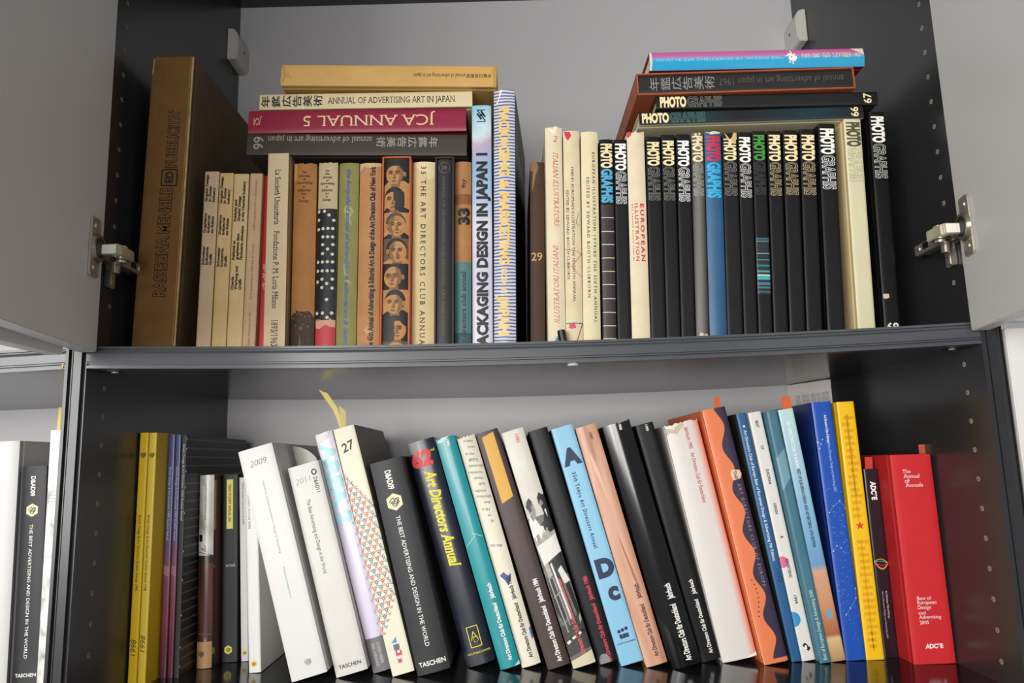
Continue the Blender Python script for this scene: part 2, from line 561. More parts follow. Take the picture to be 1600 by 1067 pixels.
def make_book(b):
    t, h, dep = b.t, b.h, b.dep
    th = math.atan2(b.a[0], b.a[1])
    nm = b.name or {'hard': 'hardcover_book', 'paper': 'paperback_book', 'case': 'slipcased_book'}[b.kind]
    root = thing(nm, b.label, 'book', (b.pos[0], b.Y, b.pos[1]), (0, th, math.radians(b.yaw)), b.group)
    sp = Spine(b)
    bb, pw = b.spine
    cm = resolve(b.colour); cov = resolve(b.cover) if b.cover else cm
    full = (t, h)
    y_in = 0.0
    if b.kind == 'case':
        # open-fronted case round the book
        w = 0.0022; cmat = resolve(b.case)
        cs = MB()
        cs.box(-t / 2, -t / 2 + w, 0, dep, 0, h, cmat, 0.0006)
        cs.box(t / 2 - w, t / 2, 0, dep, 0, h, cmat, 0.0006)
        cs.box(-t / 2 + w, t / 2 - w, 0, dep, h - w, h, cmat, 0.0006)
        cs.box(-t / 2 + w, t / 2 - w, 0, dep, 0, w, cmat, 0.0006)
        cs.box(-t / 2 + w, t / 2 - w, dep - w, dep, w, h - w, cmat)
        cs.build('slipcase', root)
        y_in = 0.002
        t = t - 2 * w - 0.0008; sp.t = t
        z_lo, z_hi = w + 0.0004, h - w - 0.0012
    else:
        z_lo, z_hi = 0.0, h
    d_in = dep - (0.004 if b.kind == 'case' else 0)
    ct = 0.0026 if b.kind != 'paper' else 0.0005
    # spine strip
    us = sp.us; n = len(us)
    vs, fs = [], []
    nz = 2 if not b.torn else 10
    rows = [0, 1] if nz == 2 else [0] + [1 - 0.004 * k for k in range(nz - 1, 0, -1)]
    rnd = random.Random(hash(b.label) % 999)
    rnd = random.Random(sum(map(ord, b.label)))
    jag = [rnd.uniform(-b.torn, b.torn * 0.1) for _ in us] if b.torn else [0] * n
    thick = 0.0014
    for side in (0, 1):
        for r, fr in enumerate((0, 1)):
            for i, u in enumerate(us):
                x = u * t / 2
                z = z_lo + (z_hi - z_lo) * fr + (jag[i] if fr == 1 else 0)
                y = sp.fy(x) + (thick if side else 0)
                vs.append((x * (0.97 if side else 1), y, z))
    def I(s, r, i): return s * 2 * n + r * n + i
    for i in range(n - 1):
        fs.append([I(0, 0, i), I(0, 0, i + 1), I(0, 1, i + 1), I(0, 1, i)])
        fs.append([I(1, 0, i + 1), I(1, 0, i), I(1, 1, i), I(1, 1, i + 1)])
        fs.append([I(0, 1, i), I(0, 1, i + 1), I(1, 1, i + 1), I(1, 1, i)])
        fs.append([I(0, 0, i + 1), I(0, 0, i), I(1, 0, i), I(1, 0, i + 1)])
    for i in (0, n - 1):
        f = [I(0, 0, i), I(0, 1, i), I(1, 1, i), I(1, 0, i)]
        fs.append(f if i == 0 else f[::-1])
    sp.print_.add(vs, fs, cm)
    for it in b.items:
        it(sp)
    so = sp.print_.build('spine', root, smooth=True)
    so.location.y = y_in
    # lettering that stands close together is one block; far apart, separate blocks
    grp = []
    for nme, mb in sp.inks:
        if not mb.v: continue
        z0, z1 = min(v[2] for v in mb.v), max(v[2] for v in mb.v)
        if nme == 'title_lettering':
            while True:
                hit = next((g for g in grp if g[0] == nme and z0 < g[3] + 0.012 and g[2] < z1 + 0.012), None)
                if not hit: break
                grp.remove(hit); z0, z1 = min(z0, hit[2]), max(z1, hit[3])
                base = hit[1]
                for f, mi in zip(mb.f, mb.mi): base.add([mb.v[i] for i in f], [list(range(len(f)))], mb.mats[mi])
                mb = base
        grp.append((nme, mb, z0, z1))
    for nme, mb, _, _ in grp:
        mb.build(nme, so)
    # boards
    if b.kind != 'case':
        g = 0.0012 if b.kind == 'hard' else 0
        for s, nme in ((-1, 'back_cover'), (1, 'front_cover')):
            mb = MB()
            x = s * t / 2
            i1 = s * (t / 2 - ct)
            o = [(x, bb), (x, bb + 0.004), (x - s * g, bb + 0.0065), (x - s * g, bb + 0.0085), (x, bb + 0.011), (x, dep), (i1, dep), (i1, bb)]
            if not g: o = [(x, bb), (x, dep), (i1, dep), (i1, bb)]
            mb.prism(o, 'z', 0.0, h - (b.torn * 0.5 if b.torn else 0), cov)
            if b.extra: b.extra(mb, s, b)
            mb.build(nme, root)
    pg = MB()
    inset = b.pagecap if b.kind != 'paper' else 0.0004
    pg.box(-t / 2 + ct + 0.0002, t / 2 - ct - 0.0002, y_in + bb + 0.002, d_in - (0.003 if b.kind == 'hard' else 0.0008), z_lo + inset, z_hi - inset, b.pages)
    pg.build('page_block', root)
    b.root = root
    return root


# item makers: small closures
def T(*a, **k): return lambda s: s.text(*a, **k)
def Hz(*a, **k): return lambda s: s.horiz(*a, **k)
def St(*a, **k): return lambda s: s.stack(*a, **k)
def P(*a, **k): return lambda s: s.poly(*a, **k)
def R(*a, **k): return lambda s: s.rect(*a, **k)
def Dc(*a, **k): return lambda s: s.disc(*a, **k)
def Ln(*a, **k): return lambda s: s.line(*a, **k)
def Lg(*a, **k): return lambda s: s.logo(*a, **k)
def Hx(*a, **k): return lambda s: s.hexagon(*a, **k)


# ------------------------------------------------------------------ the cabinet
DARK = mat('#2b2b2d', 0.27, 0.06, 14)
SHELFM = mat('#323133', 0.2, 0.06, 14)
DARKF = mat('#484a4e', 0.24)
BACK = mat('#bcbbbd', 0.45)
DOORM = mat('#cac8c5', 0.42)
DOORE = mat('#d6d7d5', 0.4)
STEEL = mat('#c4beb0', 0.26, metal=0.75)
STEELD = mat('#8f8778', 0.3, metal=0.75)
BLK = mat('#0b0b0c', 0.5)
TAN = mat('#9c8a70', 0.8)
ZB = ZL - 0.022
cab = thing('wall_cabinet', 'dark grey wall cabinet with sagging middle shelf and open pale grey doors', 'cabinet', (W / 2, D / 2, ZB))


def cabpart(mb, name, parent=cab, smooth=False):
    o = mb.build(name, parent, smooth)
    if parent is cab: o.location = -cab.location
    return o


def upright(x0, lip, name_m):
    """shared upright; lip: list of (x, depth of the front face) steps across its front edge, with seal grooves"""
    mb = MB()
    o = []
    for xa, xb, y in lip:
        o += [(x0 + xa, y), (x0 + xb, y)]
    xe = x0 + lip[-1][1]
    o += [(xe, D + 0.012), (x0 + lip[0][0], D + 0.012)]
    mb.prism(o, 'z', ZB, 0.80, DARK)
    return mb


LIPS = [(0, 0.0022, 0.0), (0.0022, 0.0046, -0.0012), (0.0046, 0.0088, 0.004), (0.0088, 0.0098, -0.001), (0.0098, 0.0188, 0.0), (0.0188, 0.0208, -0.0014), (0.0208, 0.0256, 0.004), (0.0256, 0.0266, 0.0)]


def pegs(mb, x, s, zs, ys, m):
    for y in ys:
        for z in zs:
            mb.cyl((x - s * 0.001, y, z), (x + s * 0.00035, y, z), 0.0033, 0.0033, m, 14)
            mb.cyl((x, y, z), (x + s * 0.00045, y, z), 0.0019, 0.0019, mat('#6e5f4c', 0.9), 10)


up_z = [0.4912 - 0.0360 * k for k in range(-6, 13)]
lo_z = [-0.0481 - 0.0360 * k for k in range(0, 11)]
mb = upright(-0.0266, LIPS, 'l')
pegs(mb, 0.0, 1, [z for z in up_z if z > 0.03 and not 0.08 < z < 0.14] + lo_z, [0.0435], mat('#7d776c', 0.8))  # same chipboard holes, dimmer on this side: shade put into their colour
pegs(mb, 0.0, 1, [z for z in up_z if z > 0.35], [0.418], mat('#6b6760', 0.8))
cabpart(mb, 'upright')
mb = upright(W, [(a, b, c) for a, b, c in [(0, 0.0058, 0.0), (0.0058, 0.0068, 0.003), (0.0068, 0.0088, -0.0012), (0.0088, 0.0196, 0.0), (0.0196, 0.0222, -0.0014), (0.0222, 0.0256, 0.004), (0.0256, 0.0266, 0.0)]], 'r')
pegs(mb, W, -1, [z for z in up_z if z > 0.02 and not 0.08 < z < 0.14] + lo_z, [0.0405], TAN)
pegs(mb, W, -1, [z for z in up_z if z > 0.35], [0.418], mat('#6b6760', 0.8))
cabpart(mb, 'upright')

mb = MB(); mb.box(-1.1266, 2 * W, 0.002, D + 0.012, ZT, ZT + 0.022, DARK); cabpart(mb, 'top_panel')
for z0, z1 in ((0.0, ZT), (ZL, -0.0273)):
    mb = MB(); mb.box(0.0, W, D, D + 0.010, z0 - 0.02, z1, BACK); cabpart(mb, 'back_panel')
mb = MB(); mb.box(-1.13, -0.0266, D, D + 0.010, ZL, ZT, BACK); cabpart(mb, 'back_panel')
mb = MB(); mb.box(-1.1532, -1.1266, 0, D + 0.012, ZB, 0.8, DARK); cabpart(mb, 'upright')

RAIL = [(0.0000, 0.0000), (0.0000, -0.0030), (0.0034, -0.0034), (0.0034, -0.0048), (-0.0012, -0.0054), (-0.0014, -0.0066), (0.0006, -0.0074), (0.0000, -0.0088), (0.0000, -0.0190),
        (0.0034, -0.0192), (0.0034, -0.0200), (-0.0012, -0.0204), (-0.0012, -0.0216), (0.0030, -0.0220), (0.0030, -0.0232), (0.0000, -0.0238), (0.0000, -0.0273), (0.018, -0.0273), (0.018, 0.0)]
for xa, xb, f in ((0.0, W, sag), (-1.1266, -0.0266, lambda x: sag(x + 1.1266))):
    sh = MB(); sh.prism_x([(0.0182, 0.0), (0.0182, -0.0273), (D, -0.0273), (D, 0.0)], xa, xb, SHELFM, 32, f)
    so = cabpart(sh, 'shelf', smooth=True)
    rl = MB(); rl.prism_x(RAIL, xa, xb, DARKF, 32, f); cabpart(rl, 'shelf_front_rail')
    lo = MB(); lo.box(xa, xb, 0.001, D, ZB, ZL, mat('#1d1d20', 0.13)); cabpart(lo, 'shelf')
# small fittings under the middle shelf
for x, s in ((0.0, 1), (W, -1)):
    mb = MB()
    mb.cyl((x + s * 0.014, 0.036, -0.0285), (x + s * 0.014, 0.036, -0.0268), 0.013, 0.013, BLK, 24)
    o = cabpart(mb, 'shelf_support')
    pn = MB(); pn.cyl((x + s * 0.017, 0.034, -0.0300), (x + s * 0.017, 0.034, -0.0284), 0.004, 0.0045, STEEL, 16); pn.build('pin', o)
mb = MB(); mb.cyl((0.598, 0.016, -0.0388), (0.598, 0.016, -0.0368), 0.0065, 0.007, mat('#d9d9d6', 0.5), 24); cabpart(mb, 'door_bumper')
mb = MB(); mb.box(-0.0305, -0.027, -0.001, 0.006, -0.0266, -0.0212, mat('#d8b24a', 0.5), 0.001); cabpart(mb, 'edge_plug')


def slab(p, d, w, th, z0, z1, side, name='door'):
    """door leaf: inner hinge corner p, direction d in plan, thickness to side"""
    d = np.array(d) / np.linalg.norm(d); n = np.array((-d[1], d[0])) * side
    q = np.array(p)
    o = [q, q + d * w, q + d * w + n * th, q + n * th]
    mb = MB(); mb.prism([tuple(v) for v in o], 'z', z0, z1, DOORM, 0.0012)
    return cabpart(mb, name), d, n


doorL, dL, nL = slab((0.0136, -0.004), (0.125, -1), 0.53, 0.021, -0.0085, 0.775, -1)
doorR, dR, nR = slab((1.0868, -0.004), (-0.168, -1), 0.53, 0.021, -0.0120, 0.775, 1)
slab((-0.0035, -0.043), (-0.02, -1), 0.53, 0.020, -0.0165, 0.775, -1)
for z0, z1, y0, y1 in ((-0.0035, 0.775, -0.022, -0.002), (-0.47, -0.0098, -0.003, 0.017)):
    mb = MB(); mb.box(1.1292, 1.66, y0, y1, z0, z1, mat('#dcd9d5', 0.4), 0.0012); cabpart(mb, 'door')


def rounded(w, h, r, n=6):
    o = []
    for cx, cy, a in ((w - r, h - r, 0), (-w + r, h - r, 90), (-w + r, -h + r, 180), (w - r, -h + r, 270)):
        for k in range(n + 1):
            t = math.radians(a + 90 * k / n); o.append((cx + r * math.cos(t), cy + r * math.sin(t)))
    return o


def screw(mb, p, n, r=0.0034):
    p, n = Vector(p), Vector(n)
    mb.cyl(p, p + n * 0.0012, r, r * 0.85, STEEL, 16)
    mb.cyl(p + n * 0.0010, p + n * 0.0014, r * 0.45, r * 0.45, STEELD, 6)


def hinge(side):
    """concealed cup hinge. side -1: left door, +1: right door (mirrored)"""
    s = 1 if side < 0 else -1
    px, d, n = ((0.0136, -0.004), dL, nL) if side < 0 else ((1.0868, -0.004), dR, nR)
    X0 = 0.0 if side < 0 else W
    zc = 0.1165 if side < 0 else 0.114
    d3 = Vector((d[0], d[1], 0)); nin = Vector((-n[0], -n[1], 0)); up = Vector((0, 0, 1))
    org = Vector((px[0], px[1], zc)) + d3 * 0.028
    # frame: local x along the door away from its hinge edge, y = out of the door face, z up
    m = Matrix((d3, nin, up)).transposed().to_4x4(); m.translation = org
    root = None
    mb = MB()
    mb.prism(rounded(0.0128, 0.037, 0.005), 'y', 0.0003, 0.0030, STEEL, 0.0006, m)
    root = cabpart(mb, 'hinge')
    cp = MB(); cp.cyl(m @ Vector((-0.004, 0.0028, 0)), m @ Vector((-0.004, 0.0068, 0)), 0.0185, 0.0165, STEELD, 28)
    cp.cyl(m @ Vector((-0.004, 0.0066, 0.0)), m @ Vector((-0.004, 0.0072, 0.0)), 0.0125, 0.0125, BLK, 24)
    cp.build('hinge_cup', root, smooth=True)
    for z in (0.026, -0.026):
        sc = MB(); screw(sc, m @ Vector((0.002, 0.0030, z)), nin); sc.build('screw', root)
    # arm: a pale cranked strap that swings in front of the upright, then runs back along it
    a = MB()
    xx = lambda v: X0 + s * v
    def bx(mbx, x0, x1, y0, y1, z0, z1, mm, bev=0.0012):
        xa, xb = sorted((xx(x0), xx(x1))); mbx.box(xa, xb, y0, y1, z0, z1, mm, bev)
    bx(a, 0.0175, 0.0430, -0.0235, -0.0120, zc - 0.0075, zc + 0.0065, STEEL)
    bx(a, 0.0330, 0.0450, -0.0200, 0.0130, zc - 0.0078, zc + 0.0062, STEEL)
    a.build('hinge_arm', root)
    pl = MB(); bx(pl, 0.0185, 0.0405, -0.0243, -0.0234, zc - 0.0062, zc + 0.0052, mat('#efeadd', 0.3), 0.0003)
    pl.build('arm_cover', root)
    k = MB()
    for dz in (0.0085, -0.0100): k.cyl((xx(0.034), 0.0020, zc + dz - 0.0015), (xx(0.034), 0.0020, zc + dz + 0.0015), 0.0065, 0.0065, STEEL, 18)
    k.cyl((xx(0.022), 0.012, zc - 0.022), (xx(0.022), 0.012, zc - 0.008), 0.0058, 0.0058, STEELD, 16)
    k.build('pivot', root, smooth=True)
    b2 = MB()
    bx(b2, 0.0110, 0.0200, 0.0000, 0.0880, zc - 0.0062, zc + 0.0080, STEEL)
    bx(b2, 0.0160, 0.0340, 0.0020, 0.0220, zc - 0.0062, zc + 0.0060, STEELD)
    b2.box(*sorted((xx(0.0199), xx(0.0206))), 0.053, 0.066, zc - 0.002, zc + 0.006, BLK)
    screw(b2, (xx(0.020), 0.077, zc + 0.001), (s, 0, 0), 0.0042)
    b2.build('slide_bar', root)
    pt = MB()
    bx(pt, 0.0003, 0.0112, 0.0060, 0.0800, zc - 0.0070, zc + 0.0070, STEELD)
    bx(pt, 0.0003, 0.0040, 0.0260, 0.0470, zc - 0.0340, zc - 0.0060, STEEL)
    bx(pt, 0.0030, 0.0105, 0.0250, 0.0300, zc - 0.0340, zc - 0.0120, STEEL)
    screw(pt, (xx(0.004), 0.039, zc - 0.022), (s, 0, 0), 0.0046)
    pt.build('mounting_plate', root)


hinge(-1); hinge(1)

# white hanger covers in the back corners
for x0, s, z0, z1 in ((0.0, 1, 0.611, 0.674), (W, -1, 0.617, 0.682)):
    mb = MB()
    o = []
    for k in range(7):
        t = math.radians(90 * k / 6); o.append((0.006 + 0.014 * math.sin(t) - 0.0, z1 - 0.020 + 0.020 * math.cos(t)))
    o += [(0.0200, z0 + 0.010), (0.017, z0 + 0.002), (0.013, z0), (0.0003, z0), (0.0003, z1)]
    o = [(x0 + s * u, v) for u, v in o]
    mb.prism(o, 'y', 0.397, D - 0.0003, mat('#c6c5bd', 0.45), 0.0012)
    ob = cabpart(mb, 'hanger_cover')
    h = MB(); h.cyl((x0 + s * 0.0199, 0.432, (z0 + z1) / 2), (x0 + s * 0.0203, 0.432, (z0 + z1) / 2), 0.0032, 0.0032, BLK, 14); h.build('screw_hole', ob)

#@@BOOKS
# ------------------------------------------------------------------ the books, written as they stand in the photograph
K, WH, CR = mat('#141416', 0.5), mat('#f2efe8', 0.5), mat('#ecd9a6', 0.5)
GUP, GLP, GRP, GLO, GNB = ('books standing on the sagging middle shelf', 'books lying in the pile on the aged annuals', 'books lying in the pile on the black annuals',
                           'books standing and leaning on the lower shelf', 'books in the neighbouring bay')
AGED = lambda h, m=0.16, s=22.0: mat(h, 0.62, m, s)
GLOSSK = mat('#0d0d10', 0.16, 0.0, 40, 0, 0.6)
BLACKB = mat('#0c0c0e', 0.42, 0.10, 18, spec=0.3)


def U(label, quad, colour, items=(), Y=0.095, dep=0.25, **k):
    k.setdefault('group', GUP)
    return book(label, quad, Y, colour, items, row='up', depth=dep, **k)


def Q(tl, tr, br, bl): return (tl, tr, br, bl)


# --- brown portfolio at the end of the shelf
U('tall worn brown cloth portfolio with outlined black title beside the shelf upright', Q((239, 92), (304, 85), (274, 540), (205, 540)), mat('#79531f', 0.75, 0.22, 30, 0, 0, 0.5),
  [T("PUBBLICITA'", 'u', 173, 262, .62, .24, mat('#1c0d03', 0.7), bold=0.045, outline=mat('#79531f', 0.75)),
   T('ED', 'u', 268, 286, .6, .17, mat('#1d120a', 0.7), bold=.03), Ln([(.42, 265), (.78, 265), (.78, 290), (.42, 290), (.42, 265)], .03, mat('#1d120a', 0.7)),
   T('RASSEGNA MENSILE', 'u', 294, 464, .55, .26, mat('#1c0d03', 0.7), bold=0.045, outline=mat('#79531f', 0.75)),
   P([(.955, 86), (1, 86), (1, 540), (.965, 540), (.96, 300)], mat('#b79a66', 0.8, 0.35, 60)), Ln([(.93, 86), (.935, 540)], .012, mat('#a3874f', 0.8)),
   P([(0, 92), (.06, 92), (.04, 112), (0, 118)], mat('#b79a66', 0.8, 0.3, 60))],
  Y=0.075, dep=0.33, name='cloth_portfolio', cover=mat('#5a4527', 0.75, 0.2, 26, 0, 0, 0.5), spine=(0.0008, 10))

SWK = mat('#26211a', 0.6)


def swiss(blocks):
    out = []
    for lines in blocks:
        for u, s, a0, a1 in lines: out.append(T(s, 'u', a0, a1, u, .17, SWK, bold=.045))
    return out


U('thin pinkish beige paperback with three stacked trilingual title blocks', Q((320.5, 267), (342, 269), (329, 540), (305, 540)), AGED('#cdb08c', .12),
  swiss([[(.2, 'Graphic Design', 273, 315), (.45, 'in Swiss', 291, 315), (.72, 'Industry', 293, 316)], [(.2, 'Graphisme', 333, 364), (.45, 'industriel', 337, 364), (.72, 'en Suisse', 338, 365)],
         [(.2, 'Schweizer', 384, 414), (.45, 'Industrie', 386, 414), (.72, 'Grafik', 396, 414)]]), kind='paper', dep=0.21, Y=.09)
U('thin yellowed paperback with three trilingual title blocks beside the pinkish one', Q((343.5, 270.4), (365, 270.4), (353, 540), (329.5, 540)), AGED('#d9b77c', .14),
  swiss([[(.2, 'Graphic Design', 276, 318), (.45, 'in Swiss', 294, 318), (.72, 'Industry', 296, 319)], [(.2, 'Graphisme', 336, 367), (.45, 'industriel', 340, 367), (.72, 'en Suisse', 341, 368)],
         [(.2, 'Schweizer', 386, 417), (.45, 'Industrie', 388, 417), (.72, 'Grafik', 399, 417)]]), kind='paper', dep=0.21, Y=.09)
U('thin cream paperback about the chemical industry with small grey title lines', Q((366, 272), (389.6, 271.5), (378, 540), (353.6, 540)), AGED('#dcbf88', .1),
  swiss([[(.2, 'Publicity and', 312, 346), (.45, 'Graphic Design', 306, 346), (.72, 'in the Chemical Industry', 283, 346)], [(.2, 'Publicité et', 376, 406), (.45, 'graphisme dans', 365, 406), (.72, "l'industrie chimique", 353, 406)],
         [(.2, 'Chemie', 432, 453), (.45, 'Werbung und', 416, 453), (.72, 'Grafik', 435, 453)]]), kind='paper', dep=0.21, Y=.09)
SW2 = mat('#8a6a4a', 0.6)
U('thin beige paperback with one faint upward line of small text, before the red one', Q((391, 271), (413, 271), (400, 540), (378.6, 540)), AGED('#d3b088', .12),
  [T('Official graphic art in Switzerland', 'u', 280, 360, .5, .17, SW2, bold=0), T('Arts graphiques officiels en Suisse', 'u', 381, 468, .5, .17, SW2, bold=0), T('Offizielle Schweizer Grafik', 'u', 487, 548, .5, .17, SW2, bold=0)], kind='paper', dep=0.21, Y=.09)
U('very thin bright red booklet squeezed beside the beige slip box', Q((412, 274), (421.5, 276), (411.5, 540), (400, 540)), mat('#c01c20', 0.4),
  [T('&&&', 'u', 411, 453, .55, .42, mat('#f0c4b8', 0.5), bold=-.01, shear=.3)], kind='paper', dep=0.21, Y=.098)
U('pale beige slip box with a long serif title and years at its foot', Q((418, 240), (452.5, 239), (444, 540), (412, 540)), AGED('#d9c29c', .08),
  [T('La Società Umanitaria', 'd', 265, 351, .5, .27, K, serif=True, bold=.0), T('Fondazione P. M. Loria Milano', 'd', 361, 482, .5, .27, K, serif=True, bold=0), T('1893/1963', 'd', 500, 541, .5, .3, K, serif=True, bold=0)],
  Y=.08, dep=.24, cover=AGED('#a18c62', .1), spine=(.0004, 8))
BRT = mat('#5c3110', 0.6)
WORDS = ['The', 'Annual', 'of', 'Advertising', '&', 'Editorial', 'Art', '&', 'Design']
WID = {'The': .22, 'Annual': .5, 'of': .13, 'Advertising': .74, '&': .11, 'Editorial': .56, 'Art': .22, 'Design': .46, '44th': .24}


def tower(words, a0, a1, m):
    return [Hz(w, a0 + (a1 - a0) * (i + .5) / len(words), .47, WID[w], m, serif=True, bold=.02) for i, w in enumerate(words)]


def crowd():
    r = random.Random(5); out = []
    dk, md, lt = mat('#2a1c12', .6), mat('#4a3018', .6), mat('#6b4a2a', .6)
    out.append(P([(0, 545), (0, 500), (.1, 488), (.3, 490), (.5, 487), (.8, 486), (1, 496), (1, 545)], mat('#3a2616', .6, .3, 120)))
    for u, a in ((.1, 492), (.28, 486), (.46, 487), (.62, 490), (.8, 489), (.2, 503), (.52, 502), (.74, 505), (.36, 514)):
        out.append(Dc(u, a + 5, .09, dk)); out.append(Dc(u + .01, a + 5, .05, lt, layer=3)); out.append(Dc(u, a + 1, .075, dk, layer=4, ry=.05))
    out.append(P([(.2, 545), (.25, 520), (.4, 512), (.62, 516), (.75, 545)], dk, layer=4)); out.append(Dc(.45, 513, .09, lt, layer=5)); out.append(P([(.42, 520), (.5, 545), (.36, 545)], lt, layer=5))
    return out


U('tan annual with brown tower of title words and a crowd photo at its foot', Q((459, 255), (495, 254), (489.5, 540), (452.5, 540)), AGED('#ac7438', .2),
  tower(WORDS, 266, 317, BRT) + crowd() + [P([(0, 255), (.14, 255), (.12, 280), (.05, 284), (0, 276)], AGED('#c79a5c'))], torn=.002, spine=(.003, 2))


def domino():
    out = [R(0, 1, 326, 500, mat('#14151f', .5)), P([(0, 497), (.3, 500), (.5, 503), (.75, 497), (1, 500), (1, 520), (.55, 507), (.2, 515), (0, 511)], mat('#dba08a', .6)),
           P([(0, 512), (.2, 514), (.5, 507), (.8, 511), (1, 511), (1, 545), (0, 545)], mat('#c4363f', .5), layer=2)]
    D_ = [(.36, 330), (.6, 336), (.84, 344), (.05, 330), (.05, 343), (.3, 357), (.56, 357), (.8, 357), (.05, 358), (.3, 370), (.55, 370), (.8, 370), (.3, 382), (.56, 389), (.82, 382), (.3, 396), (.8, 397), (.05, 409), (.3, 409), (.56, 409), (.82, 409),
          (.05, 423), (.3, 423), (.56, 423), (.82, 423), (.3, 436), (.55, 443), (.82, 436), (.3, 449), (.82, 450), (.56, 468), (.05, 440), (.36, 489), (.6, 496), (.82, 489), (.05, 489)]
    for u, a in D_: out.append(Dc(u, a, .085, mat('#d9d6c4', .5), layer=3))
    return out


U('cream topped annual with white domino dots on black and a red foot', Q((496.5, 254), (529, 253), (521.6, 540), (492.5, 540)), AGED('#c9b58e', .12),
  tower(['The', '44th'] + WORDS[1:], 264, 315, mat('#3b2a1c', .6)) + domino(), torn=.0015, spine=(.003, 2))
U('olive green annual with slanting blue lower-case title', Q((529.5, 255), (562, 254), (554.6, 540), (524.5, 540)), AGED('#8f8d4c', .12),
  [T('the forty-third annual of advertising & editorial art & design', 'd', 264, 541, .5, .2, mat('#4a63a8', .5), bold=.035, shear=.3),
   P([(.25, 325), (.5, 318), (.8, 330), (.6, 340), (.7, 352), (.4, 345)], mat('#b0aa66', .7)), P([(.3, 415), (.6, 400), (.5, 430), (.75, 445), (.4, 438)], mat('#b0aa66', .7))], spine=(.003, 2))
U('pinkish tan annual with condensed black title running up its full height', Q((562.5, 255), (595.5, 254), (592.5, 540), (555.5, 540)), AGED('#c08a58', .16),
  [T('The 45th Annual of Advertising & Editorial Art & Design of the Art Directors Club of New York', 'u', 260, 547, .62, .22, K, bold=.045), P([(0, 255), (1, 254), (1, 259), (.5, 263), (.2, 260), (0, 268)], mat('#d9b48a', .7)),
   P([(.3, 515), (.5, 510), (.75, 522), (.6, 530)], mat('#d2a67c', .7))], torn=.001, spine=(.003, 2))


